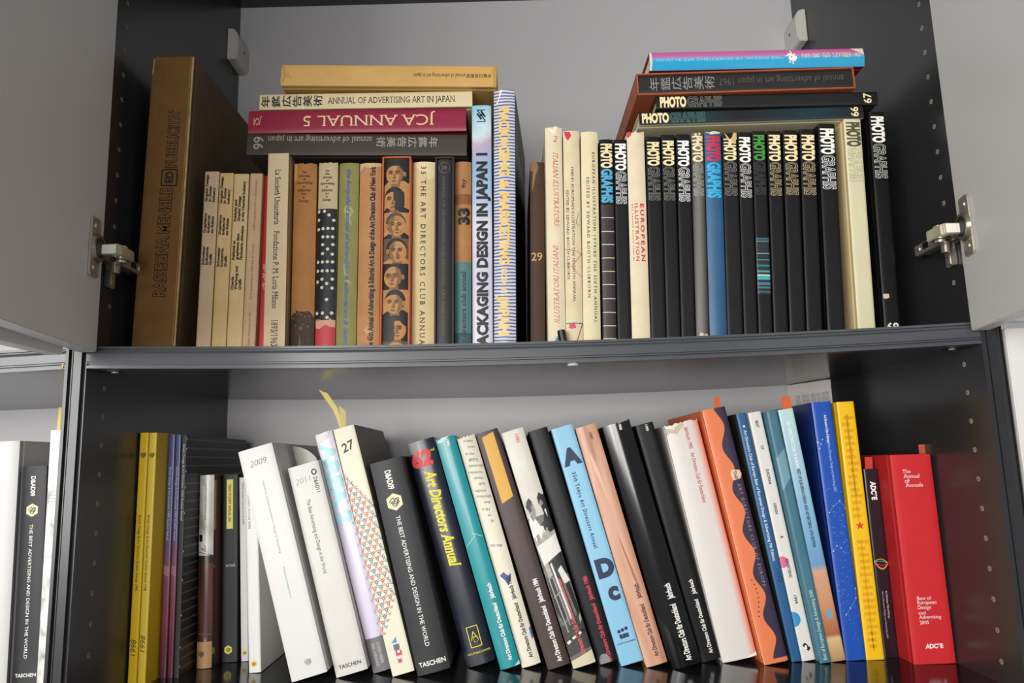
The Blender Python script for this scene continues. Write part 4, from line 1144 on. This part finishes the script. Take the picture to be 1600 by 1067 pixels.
def pattern(s):
    """interlocked red and blue three-armed arrows inside a slanted field"""
    red, blue = mat('#c2403c', .5), mat('#39608f', .5)
    z = s.Z; t = s.t
    zt = {a: z(a) for a in (725, 795, 925, 996)}
    c = .17 * t; k = 0
    ztop, zbot = zt[725], zt[996]
    row = 0; zz = ztop
    while zz > zbot:
        n = 8
        for i in range(-1, n):
            x = -t / 2 + (i + .5 * (row % 2)) * c * 1.732
            # slanted field
            f = (x + t / 2) / t
            if not (-0.02 < f < 1.02): continue
            lo = zt[996] + (zt[925] - zt[996]) * f; hi = zt[725] + (zt[795] - zt[725]) * f
            if not lo < zz < hi: continue
            for j in range(3):
                m = (red, blue)[(row + j + i) % 2]
                a = math.radians(90 + 120 * j)
                ca, sa = math.cos(a), math.sin(a)
                for off in (-.17, .17):
                    p0 = np.array((x - sa * off * c + ca * .12 * c, zz + ca * off * c + sa * .12 * c)); p1 = np.array((x - sa * off * c + ca * .95 * c, zz + ca * off * c + sa * .95 * c))
                    d = p1 - p0; nn = np.array((-d[1], d[0])) / np.linalg.norm(d) * c * .07
                    s.lay([p0 - nn, p1 - nn, p1 + nn, p0 + nn], [[0, 1, 2, 3]], m, s.print_, 2)
                b_ = a + math.radians(60)
                q0 = np.array((x + ca * .62 * c, zz + sa * .62 * c)); q1 = q0 + np.array((math.cos(b_), math.sin(b_))) * c * .55
                d = q1 - q0; nn = np.array((-d[1], d[0])) / np.linalg.norm(d) * c * .07
                s.lay([q0 - nn, q1 - nn, q1 + nn, q0 + nn], [[0, 1, 2, 3]], m, s.print_, 3)
        zz -= 1.5 * c; row += 1


L('leaning cream book numbered 27 with red and blue interlocking pattern and yellow ribbon', Q((520, 672), (552.7, 663), (648.6, 1050), (613, 1058)), mat('#dfdac0', .45),
  [Hz('27', 697, .5, .66, K, bold=.015, shear=.2, serif=True, rot=.25), pattern, P([(.3, 1003), (.55, 995), (.55, 1004)], mat('#2f8fc4', .5)), R(.35, .62, 1006, 1012, mat('#6b6670', .5)), Dc(.48, 1012, .135, mat('#6b6670', .5)), R(.38, .66, 1016, 1024, mat('#cf3a5a', .5)), R(.47, .58, 1016, 1020, mat('#ebe6cc', .5), layer=3),
   R(.4, .58, 1029, 1035, mat('#d63b6d', .5))], dep=.24, cover=mat('#8d877b', .5), spine=(.0012, 8))
HEXC = mat('#e9dcae', .5)


def dad09(a):
    return [T('D&AD09', 'd', a[0], a[1], .5, .18, WH, bold=.025), Hx(.5, a[2], .27, HEXC, K), T('THE BEST ADVERTISING AND DESIGN IN THE WORLD', 'd', a[3], a[4], .5, .13, WH, bold=.0), Hz('TASCHEN', a[5], .52, .82, WH, bold=.02)]


L('leaning charcoal book with cream hexagon and white publisher name at its foot', Q((576, 725), (627, 713), (704, 1049), (653, 1058)), mat('#232224', .48, .04, 20, spec=.4), dad09((735, 764, 784, 806, 1009, 1035)), dep=.24, cover=mat('#5c5b5c', .5), spine=(.003, 2), pages='#f2f0ec')
NAVY = mat('#0b1124', .3, .15, 60, 0, .2)
YL = mat('#e3d62c', .5)
L('glossy navy annual with a red 62 and yellow italic title', Q((631, 694), (680, 683), (774, 1038), (732, 1045)), NAVY,
  [Hz('62', 715, .4, .74, mat('#dd3a3c', .5), bold=.055, shear=.1), Hz('nd', 706, .85, .16, YL, shear=.2, serif=True), T('Art Directors Annual', 'd', 734, 886, .55, .37, YL, serif=True, shear=.28, bold=.03),
   Ln([(.33, 979), (.7, 979), (.7, 1010), (.33, 1010), (.33, 979)], .025, YL, target=None), T('A', 'd', 0, 0, 0, 0, YL) if False else Hz('A', 993, .52, .26, YL, bold=-.02), Hz('D', 999, .56, .16, YL, bold=-.03), Hz('ADC PUBLICATIONS', 1019, .53, .8, YL, serif=True, bold=.005)],
  dep=.25, spine=(.004, 2))
DE = lambda s1, s2, b0, b1, m: [T('Jahrbuch' + s1, 'u', b0[0], b0[1], .6, .2, m, bold=.03), T('Art Directors Club für Deutschland', 'u', b1[0], b1[1], .6, .2, m, bold=.03)]
L('leaning teal dust jacket with chipped white edges', Q((678, 688), (711, 677), (812, 1041), (784, 1048)), mat('#0f8f96', .35, .1, 16, 0, .3),
  [Hz('1981', 692, .6, .35, WH, rot=-1.57, bold=.02)] + DE('', '', (912, 936), (943, 1032), WH) + [P([(0, 688), (.3, 690), (.9, 680), (1, 676), (.8, 676), (.4, 682)], mat('#c9dcd6', .6)), Ln([(.05, 850), (.6, 838), (.5, 832), (.95, 842)], .03, mat('#a9cfcc', .6)),
   P([(0, 1048), (.3, 1042), (.7, 1043), (1, 1036), (1, 1045), (.3, 1050)], mat('#c9dcd6', .6))], torn=.002, spine=(.003, 2))
TYP = mat('#4a4744', .6)
tl = ['animal', 'which', 'was in', 'Schiff', 'Jahreszahl', 'verändert', 'Handel', 'Galt', 'credits', 'überliest', 'dann', 'Ha ic', 'ur', 'vi', 'ihn sie']
L('leaning cream dust jacket covered in typewriter lines', Q((713, 686), (741, 675), (846, 1038), (816, 1045)), AGED('#e4ddc9', .08),
  [Hz(w, 690 + i * 9.6 + (28 if i > 13 else 0), .55 + .1 * math.sin(i * 2.1), .085 * len(w), TYP, bold=-.01, rot=math.pi - .25, serif=True) for i, w in enumerate(tl)] + DE(' 1982', '', (902, 937), (943, 1028), K) +
  [P([(.2, 897), (.45, 893), (.6, 900), (.8, 898), (.7, 908), (.5, 915), (.4, 906)], mat('#4b5f8f', .6)), P([(.9, 985), (1, 983), (1, 1000), (.9, 1002)], mat('#3a6a9a', .6))], torn=.003, spine=(.003, 2))
L('leaning brown annual with a tall amber panel on its spine', Q((743, 678), (777, 669), (893, 1040), (856, 1048)), mat('#3f2d28', .45, .06, 20),
  [P([(.22, 681), (.78, 677), (.78, 778), (.22, 784)], mat('#d9a441', .5))] + DE(' 1984', '', (905, 942), (948, 1034), WH), spine=(.002, 3))


def bwphoto():
    lt, md, dk, wh = mat('#a9a498', .45, .35, 160), mat('#6d6963', .45, .5, 200), mat('#1b1a1a', .45, .4, 200), mat('#dedbd2', .45, .1, 120)
    sk = mat('#8f8a80', .45, .3, 200)
    o = [R(0, 1, 806, 1050, md, layer=1),
         # seated man in a white shirt, profile to the table
         P([(.0, 836), (.02, 812), (.12, 800), (.3, 806), (.46, 822), (.62, 822), (.64, 829), (.44, 833), (.34, 840), (.1, 842)], wh, layer=3), P([(.13, 802), (.3, 798), (.34, 808), (.2, 812)], sk, layer=4),
         Dc(.25, 789, .165, dk, layer=4, ry=.19, ang=.2), P([(.28, 786), (.4, 788), (.44, 795), (.41, 798), (.42, 802), (.34, 806), (.26, 800)], sk, layer=5), P([(.14, 782), (.3, 776), (.4, 783), (.32, 787), (.26, 796), (.16, 800)], dk, layer=6),
         # man in a dark suit leaning in
         P([(1, 776), (.8, 779), (.72, 790), (.76, 804), (.66, 815), (.52, 818), (.56, 828), (.8, 834), (1, 832)], dk, layer=4), Dc(.76, 787, .12, sk, layer=5, ry=.15), P([(.66, 780), (.8, 772), (.95, 778), (.9, 792), (.8, 783), (.68, 788)], dk, layer=6), P([(.82, 800), (.9, 798), (.88, 812)], wh, layer=5),
         P([(0, 836), (.5, 828), (1, 832), (1, 842), (.55, 846), (0, 850)], lt, layer=3), R(.3, .38, 826, 834, wh, layer=5), R(.52, .57, 822, 832, wh, layer=5), R(.66, .72, 826, 836, lt, layer=5),
         # tablecloth, legs and chairs
         P([(.02, 850), (.98, 838), (1, 866), (.62, 871), (.1, 880)], wh, layer=4), P([(.1, 880), (.3, 876), (.34, 896), (.14, 902)], lt, layer=4),
         P([(.3, 878), (.98, 866), (1, 900), (.55, 905), (.35, 898)], dk, layer=3), P([(.36, 880), (.44, 878), (.6, 965), (.52, 968)], wh, layer=4), P([(.05, 905), (.3, 900), (.42, 960), (.2, 970), (.02, 950)], dk, layer=3),
         Ln([(.12, 902), (.26, 985)], .05, lt, layer=5), Ln([(.3, 900), (.42, 975)], .04, lt, layer=5), Ln([(.1, 930), (.5, 922)], .035, lt, layer=5), Ln([(.58, 880), (.72, 975)], .06, dk, layer=5),
         P([(.6, 892), (.8, 886), (.99, 912), (.72, 914)], wh, layer=5), P([(.74, 916), (.92, 912), (1, 960), (.88, 972)], dk, layer=5), P([(.86, 968), (.96, 962), (.97, 972), (.86, 978)], lt, layer=6),
         P([(0, 975), (1, 962), (1, 1015), (0, 1022)], mat('#3c3a38', .45, .5, 260), layer=2), Ln([(.05, 1000), (.4, 994)], .16, dk, layer=5), Ln([(.08, 1001), (.24, 998)], .11, wh, layer=6), Ln([(.34, 996), (.5, 994)], .1, wh, layer=6), Ln([(.6, 992), (.95, 988)], .16, dk, layer=5), Ln([(.66, 992), (.78, 990)], .1, wh, layer=6),
         P([(.0, 1028), (1, 1020), (1, 1042), (0, 1050)], AGED('#d9cdb0'), layer=5)]
    return o


REDT = mat('#d8525c', .5)
L('leaning annual wrapped in a black and white photo of people at a table', Q((783, 677), (817, 667), (932, 1036), (896, 1046)), cloud_mat('pale_wall_photo', ['#b5b0a6', '#cfcabd', '#dcd8cc'], 12, .4),
  bwphoto() + [Hz('1985', 686, .62, .4, REDT, rot=-1.57)] + DE(' 1985', '', (905, 940), (946, 1032), REDT), spine=(.002, 3))
L('leaning matt black annual with red upward lettering and a grey sticker', Q((826, 674), (856, 667), (968.5, 1031), (936, 1040)), mat('#111012', .45, .08, 18, spec=.35),
  DE(' 1986', '', (901, 938), (944, 1035), mat('#d23a4a', .5)) + [Dc(.35, 1030, .26, mat('#8b8a86', .5, .2, 200), layer=6, ry=.32, target=None)], spine=(.002, 3))
NV = mat('#16264a', .5)
L('leaning light blue annual with large navy letters A, D and c', Q((861, 670), (893.5, 663), (1007.5, 1034), (968.5, 1042)), mat('#86bedb', .4),
  [Hz('A', 713, .52, .86, NV, bold=.07), T('35th Tokyo Art Directors Annual', 'd', 737, 855, .42, .17, NV, bold=.02, space=1.25), Hz('D', 887, .55, .8, NV, bold=.07), Hz('c', 928, .6, .5, NV, bold=.05),
   Dc(.33, 985, .075, NV), Dc(.5, 984, .075, NV), Dc(.67, 983, .075, NV), Hz('ass', 993, .5, .42, NV, bold=.05), Hz('AUGUSTUS DRUMMERS', 1003, .5, .86, NV)], spine=(.0012, 8))
L('leaning pinkish wood toned annual with a mint sticker near its foot', Q((899, 669), (931, 661), (1044, 1036), (1010, 1044)), cloud_mat('skin_wood', ['#a86a52', '#c9957a', '#d8a98c', '#b57d64'], 14, .4, (3, 1, .35)),
  [Hz('1987', 682, .6, .36, K, rot=-1.57)] + DE('', '', (913, 936), (945, 1026), mat('#4a2a20', .5)) + [P([(.3, 700), (.48, 735), (.55, 790), (.42, 760), (.28, 730)], mat('#e0b193', .4), layer=1), P([(.45, 830), (.55, 850), (.8, 930), (.6, 905)], mat('#a76f5a', .4), layer=1)], spine=(.002, 3))
L('leaning glossy black annual with wrinkled shiny jacket', Q((940, 665), (985, 655), (1097, 1036), (1053, 1048)), mat('#060607', .16, .0, 20, 0, .3, .0),
  [Hz('1988', 667, .6, .26, WH, rot=-1.57)] + DE('', '', (913, 937), (945, 1033), WH), torn=.002, spine=(.005, 2))
L('leaning plain black annual beside the torn white one', Q((991.5, 665), (1024, 658.5), (1128, 1029), (1099.5, 1036)), mat('#0c0c0e', .4, .06, 20, spec=.35),
  [Hz('1989', 669, .6, .35, WH, rot=-1.57)] + DE('', '', (906, 929), (937, 1021), WH), spine=(.0015, 6))
L('leaning white dust jacket with torn top and red tinted edge', Q((1033, 664), (1091, 654), (1181, 1027), (1129.5, 1037)), ramp_mat('white_to_red', [(0, '#d6d1ca'), (.78, '#d8d2cb'), (.93, '#e0a597'), (1, '#d4664f')], 0, .4),
  [T('Jahrbuch 1992', 'd', 668, 702, .6, .11, mat('#b8283e', .5), bold=.01), T('Art Directors Club für Deutschland', 'd', 708, 786, .6, .11, mat('#b8283e', .5), bold=.01), P([(.0, 664), (.25, 668), (.5, 658), (.55, 664), (.3, 676), (.1, 672), (0, 676)], mat('#cbb79c', .6, .2, 60)),
   P([(.0, 1037), (.4, 1034), (1, 1024), (1, 1032), (.4, 1042)], mat('#f4f1ea', .5))], torn=.003, spine=(.003, 3))


def wavy(s):
    pur = mat('#332840', .42)
    pts = [(1.0, 635), (.62, 636)]
    for k in range(0, 90):
        a = 637 + k * 4.4
        base = .55 - .18 * min(1, max(0, (a - 640) / 60)) if False else .5
        u = .60 - .05 * (a - 640) / 390 + .15 * math.sin((a - 650) / 66 * 2 * math.pi) + .02
        if u > 0.97: u = .97
        pts.append((u, a))
    pts += [(1.0, 1033)]
    # fill as strips
    for (u0, a0), (u1, a1) in zip(pts[1:-1], pts[2:-1]):
        s.poly([(u0, a0), (u1, a1), (1.0, a1), (1.0, a0)], pur, 2)


L('orange annual with a wavy purple edge and orange marker tab', Q((1096, 641), (1133.6, 634.5), (1231.5, 1031), (1195, 1040)), mat('#e0794a', .5, .05, 20),
  [wavy, P([(.52, 741), (.62, 735), (.95, 737), (1.0, 744), (.9, 750), (.58, 751)], mat('#e2c6a0', .5), layer=4), T('THE', 'd', 737, 750, .72, .14, K, layer=6), T('ART DIRECTORS CLUB OF EUROPE', 'd', 757, 918, .78, .13, mat('#8d7f95', .5), serif=True, bold=0, space=1.4)] +
  [Dc(.33 + .1 * math.sin(k * .5), 905 + k * 7, .028, K) for k in range(9)] + [Ln([(.02, 641), (.02, 1040)], .03, mat('#eba07a', .5))], cover=mat('#d96f40', .5), spine=(.0015, 6))
SKY = mat('#245a8c', .4)
L('dark blue annual with a star and one long white line of text', Q((1148.5, 648), (1168, 643), (1253, 1034), (1239.5, 1035)), SKY,
  [Dc(.5, 666, .12, WH, n=5), T('Art Directors Club of Europe Best of European Design & Advertising 7th Edition', 'd', 672, 876, .5, .28, WH, bold=.005), hand('1998', 888, 910, .6, .4, mat('#16324f', .5), 'd')], cover=mat('#2c3526', .5), spine=(.0015, 6), dep=.2)
L('white annual with spaced small words and pink and blue dots', Q((1168.8, 644), (1192, 643), (1278, 1034.5), (1254.7, 1034)), mat('#dad8d0', .45),
  [T(w, 'd', a, c, .5, .2, K, bold=.02) for w, a, c in (('BEST', 657, 668), ('OF', 696, 702), ('EUROPEAN', 733, 756), ('DESIGN', 786, 803), ('&', 837, 841), ('ADVERTISING', 872, 902), ('1999', 930, 943))] +
  [Dc(.15, 877, .42, mat('#d8648c', .5)), Dc(.0, 966, .55, mat('#2e8cc4', .5)), Dc(.45, 1008, .2, K, n=4), Dc(.62, 1013, .2, K, n=4), R(.4, .55, 1008, 1014, WH, layer=4)], spine=(.0012, 8), dep=.2)
L('muted teal annual with pale upward title at its foot', Q((1193.7, 643), (1213, 641), (1297.6, 1036), (1279, 1037.5)), mat('#3f7285', .42, .14, 9),
  [T('Best of European Design & Advertising 2000', 'u', 922, 1031, .5, .3, mat('#c5d9c0', .5), bold=.005), P([(0, 715), (1, 700), (1, 745), (0, 765)], mat('#6f97a5', .42), layer=1)], spine=(.0015, 6), dep=.2)
L('pale blue annual with a bare skin photo low on its spine', Q((1214.6, 640), (1240, 638), (1322, 1033), (1298.5, 1035)), ramp_mat('sky_skin', [(0, '#b0895a'), (.085, '#d8b988'), (.1, '#a8633f'), (.2, '#c98a62'), (.34, '#d0a183'), (.37, '#6a99bd'), (.6, '#86b6d2'), (1, '#bcd8d9')], 2, .35, .05, 14),
  [T('ART DIRECTORS CLUB OF EUROPE', 'd', 658, 731, .5, .2, WH, bold=.02), T('BEST OF EUROPEAN DESIGN AND ADVERTISING 10TH EDITION', 'd', 733, 855, .5, .2, K, bold=.02), P([(.3, 955), (.7, 950), (.75, 965), (.4, 968)], mat('#7f9ab0', .4), layer=1)], spine=(.001, 8), dep=.2)


def stars():
    r = random.Random(12); o = []
    st = mat('#7fb2e0', .4)
    for k in range(150):
        a = r.gauss(860, 70)
        if 760 < a < 1028: o.append(Dc(r.uniform(.03, .97), a, r.uniform(.008, .022), st, n=5))
    cons = [(.05, 690), (.2, 693), (.3, 686), (.1, 700)], [(.15, 800), (.4, 790), (.75, 783), (.98, 795)], [(.1, 860), (.3, 852), (.5, 856)], [(.3, 960), (.55, 950), (.9, 935), (.95, 920)]
    for c in cons:
        o.append(Ln(list(c), .012, st))
        for u, a in c: o.append(Dc(u, a, .03, mat('#cfe4f5', .4)))
    return o


L('royal blue annual printed with a star map', Q((1267, 629), (1300.5, 626.5), (1354, 1032.5), (1324, 1033)), mat('#1d4fae', .38),
  stars() + [T('Art Directors Club of Europe', 'd', 648, 692, .6, .13, WH, bold=.02), T('Best of European Design and Advertising 2002', 'd', 693, 768, .6, .13, mat('#a9c4e6', .5), bold=0)], cover=mat('#16306e', .35), spine=(.0012, 8), dep=.2)


def ghost():
    r = random.Random(2); o = []
    for k in range(36):
        a = 650 + k * 10.2
        if 810 < a < 836: continue
        o.append(R(r.uniform(.1, .3), r.uniform(.62, .88), a, a + 5.2, mat('#dfa20c', .45), layer=1))
        o.append(R(.42, .5, a, a + 10.2, mat('#dfa20c', .45), layer=1))
    return o


def star5(u, a, r, m):
    return lambda s: s.lay([(s.X(u) + (r if k % 2 == 0 else r * .4) * s.t * math.sin(k * math.pi / 5), s.Z(a) + (r if k % 2 == 0 else r * .4) * s.t * math.cos(k * math.pi / 5)) for k in range(10)], [list(range(10))], m, s.print_, 4)


L('bright yellow annual with a small red star', Q((1305, 628), (1335, 627), (1381, 1031), (1354.5, 1032)), mat('#f0bf12', .42),
  ghost() + [star5(.5, 821, .26, mat('#d8362c', .5)), T('Art Directors Club of Europe Best of European Design and Advertising 2003', 'd', 647, 775, .5, .14, mat('#8a5e10', .5), bold=0)], spine=(.001, 8), dep=.2)


def neon():
    o = []
    for c, amp, ph_ in (('#e2592a', 9, 0), ('#e8d24a', 12, .5), ('#c9345a', 10, 1.1), ('#3fa79a', 13, 1.7), ('#f2a93a', 7, 2.4)):
        o.append(Ln([(.02 + .96 * k / 14, 877 + amp * math.sin(k / 14 * math.pi) * math.cos(ph_) + (k / 14) * 3) for k in range(15)], .045, mat(c, .4)))
    return o


L('shorter dark maroon annual with neon ribbons and a red tab', Q((1350, 733), (1373, 732), (1407, 1028), (1382.5, 1028)), mat('#21121a', .3, .1, 20),
  neon() + [T('ADC*E', 'd', 752, 781, .52, .34, WH, bold=.05), T('Art Directors Club of Europe', 'd', 923, 966, .62, .13, mat('#c9b9bf', .5)), T('Best of European Design and Advertising 2004', 'd', 924, 997, .36, .11, mat('#a99aa0', .5))], spine=(.001, 8), dep=.2)
SER = dict(serif=True, bold=-.004)
L('thick red cloth annual at the end of the shelf with white serif title', Q((1389, 711), (1454.4, 709), (1494, 1038.5), (1428, 1039)), mat('#cb1f26', .6, .05, 30, 0, 0, .3),
  [Hz('The', 736, .35, .2, WH, **SER), Hz('Annual', 743.5, .46, .4, WH, **SER), Hz('of', 750.5, .34, .12, WH, **SER), Hz('Annuals', 757.5, .5, .43, WH, **SER)] +
  [Hz(w, 934 + i * 7.6, .36 + wd / 2 - .12, wd, WH, **SER) for i, (w, wd) in enumerate((('Best of', .34), ('European', .46), ('Design', .32), ('and', .17), ('Advertising', .53), ('2005', .22)))] + [Hz('ADC*E', 1009, .52, .42, WH, bold=.05)],
  cover=mat('#b31a20', .6, .05, 30, 0, 0, .3), spine=(.0012, 8), dep=.215)

# --- the neighbouring bay
book('charcoal book with cream hexagon in the neighbouring bay, beside the marbled one', Q((33.5, 729), (73.5, 727), (57, 1067), (19, 1067)), .15, mat('#232224', .48, .04, 20, spec=.4), dad09((744, 775, 797, 819, 1029, 1055)), row='left', depth=.24, group=GNB, spine=(.002, 3))
book('white book with marbled grey spine beside the cabinet upright', Q((77, 672), (100, 672), (75.5, 1067), (57.5, 1067)), .145, cloud_mat('marble', ['#8f8f8a', '#c9c9c4', '#ebebe7', '#f4f4f1'], 38, .4), [R(0, 1, 665, 763, mat('#ecebe6', .45), layer=1)] + [Ln([(.05, 768 + 5 * k), (.9, 769 + 5 * k)], .05, mat('#a9a9a5', .5)) for k in range(4)], row='left', depth=.24, group=GNB, kind='paper')
book('large white box spine at the edge of the neighbouring bay', Q((-40, 690), (28, 690), (5, 1067), (-63, 1067)), .15, mat('#d2d1cf', .45), [], row='left', depth=.25, group=GNB, spine=(.006, 3), cover=mat('#c9c9c8', .45), name='box_file')

for b in BOOKS:
    b.dep = b.depth or .24
    prepare(b)
UPB = [b for b in BOOKS if b.row in ('up', 'flat')]
print('relax up', relax(UPB, .002, W - .002))
print('relax low', relax([b for b in BOOKS if b.row == 'low'], .002, W - .002))
print('relax left', relax([b for b in BOOKS if b.row == 'left'], -1.1, -.03))
for b in BOOKS:
    make_book(b)
# --- tabs, ribbons and other small things
def find(txt):
    return next(b for b in BOOKS if b.label.startswith(txt))


def local(b, P):
    q = np.array([P[0], P[2]]) - b.pos
    return (q @ b.p, P[1] - b.Y, q @ b.a)


def tab(b, quad, dy, m, name='index_tab', th=0.0004):
    """a thin slip whose visible corners fall on the given pixels, dy behind the spine"""
    P = [local(b, at_y(px, py, b.Y + dy)) for px, py in quad]
    mb = MB()
    vs = P + [(x, y + th, z) for x, y, z in P]
    n = len(P)
    mb.add(vs, [list(range(n)), list(range(2 * n - 1, n - 1, -1))] + [[i, i + n, (i + 1) % n + n, (i + 1) % n] for i in range(n)], m)
    return mb.build(name, b.root)


ORT = mat('#d8622f', .5, .1, 80)
tab(find('orange annual with'), [(1115, 621), (1124, 619), (1128, 645), (1119, 648)], .03, ORT)
tab(find('pale blue annual'), [(1220.5, 620.5), (1235, 618), (1238, 646), (1224, 648)], .012, ORT)
tab(find('shorter dark maroon'), [(1351, 714), (1363, 714), (1364, 740), (1352, 740)], .003, mat('#c23a2c', .5))
tab(find('thick red cloth'), [(1435, 694.5), (1451, 694), (1453, 716), (1437, 716)], .02, mat('#b5542e', .5, .2, 90))
RIB = mat('#c9b22e', .35)
b27 = find('leaning cream book numbered')
tab(b27, [(498, 608.5), (505, 612), (511.5, 614), (519, 625), (527, 637), (531, 650), (534, 668), (531, 668), (526, 654), (520, 640), (509, 625)], .05, RIB, 'ribbon')
tab(b27, [(529.5, 633.5), (534, 637), (540.5, 643), (540.5, 668), (533, 670), (531, 650)], .048, mat('#b89a1c', .35), 'ribbon')
tab(find('white book with marbled'), [(92, 637), (96, 636), (94, 676), (88, 676)], .05, RIB, 'ribbon')
# curled jacket flap of the pencilled book
b11 = find('leaning white book with faint')
mb = MB(); vs = []; n = 9
for i in range(n):
    t = i / (n - 1)
    px = 457 + 37 * t; py = 697 + 5 * t + 13 * t ** 3
    P = local(b11, at_y(px, py, b11.Y + .055 - .045 * t))
    vs += [P, (P[0], P[1], P[2] - .05), (P[0], P[1] + .0006, P[2] - .05), (P[0], P[1] + .0006, P[2])]
fs = []
for i in range(n - 1):
    for j in range(4): fs.append([i * 4 + j, i * 4 + (j + 1) % 4, i * 4 + 4 + (j + 1) % 4, i * 4 + 4 + j])
mb.add(vs, fs, mat('#c9c7c0', .35)); mb.build('jacket_flap', b11.root)

# printed leaflet in the far corner of the lower compartment
A, B_ = np.array((1.026, .4575)), np.array((1.066, .366))
Lw = float(np.linalg.norm(B_ - A)); ang = math.atan2(B_[1] - A[1], B_[0] - A[0])
H_ = -0.0306 - ZL
lf = thing('printed_leaflet', 'white printed leaflet standing upright in the far corner behind the star map book', 'leaflet', (A[0], A[1], ZL + .0002), (0, 0, ang))
mb = MB(); mb.box(0, Lw, -.0012, .0012, 0, H_, mat('#e4dfda', .55)); mb.build('sheet', lf)
mb = MB(); r = random.Random(8)
for x0, x1 in ((.020, .030), (.035, .052), (.056, .066), (.069, .077), (.080, .096)):
    x = x0
    while x < x1:
        z = H_ - .020 - .03 * (.08 - x) * .3
        while z > H_ - .11:
            l = r.uniform(.003, .009)
            mb.add([(x, -.00135, z), (x, -.00135, z - l), (x + .0007, -.00135, z - l), (x + .0007, -.00135, z)], [[0, 1, 2, 3]], mat('#6a6668', .6)); z -= l + .0012
        x += .0022
mb.build('printed_text', lf)
# black pen end before the ink-blotted annual
p = at_y(881, 530, .0795)
zb = sag(p[0]) + .0003
pen = thing('marker_pen', 'black pen standing on end before the ink-blotted cream annual', 'pen', (p[0] + .001, .0795, zb), (0, math.radians(-9), 0))
zt = (at_y(881, 516, .0795)[2] - zb)
mb = MB(); mb.cyl((0, 0, .0012), (0, 0, zt), .0058, .0054, mat('#151517', .35), 24); mb.build('cap', pen, smooth=True)
mb = MB(); mb.cyl((0, 0, zt), (0, 0, zt + .0008), .0046, .004, mat('#2c2c30', .3), 20); mb.build('end_plug', pen)
mb = MB(); mb.box(-.001, .001, -.0074, -.0054, zt * .2, zt - .001, mat('#1d1d20', .3), .0003); mb.build('clip', pen)
bpy.data.objects.remove(_to)
bpy.data.curves.remove(_tc)
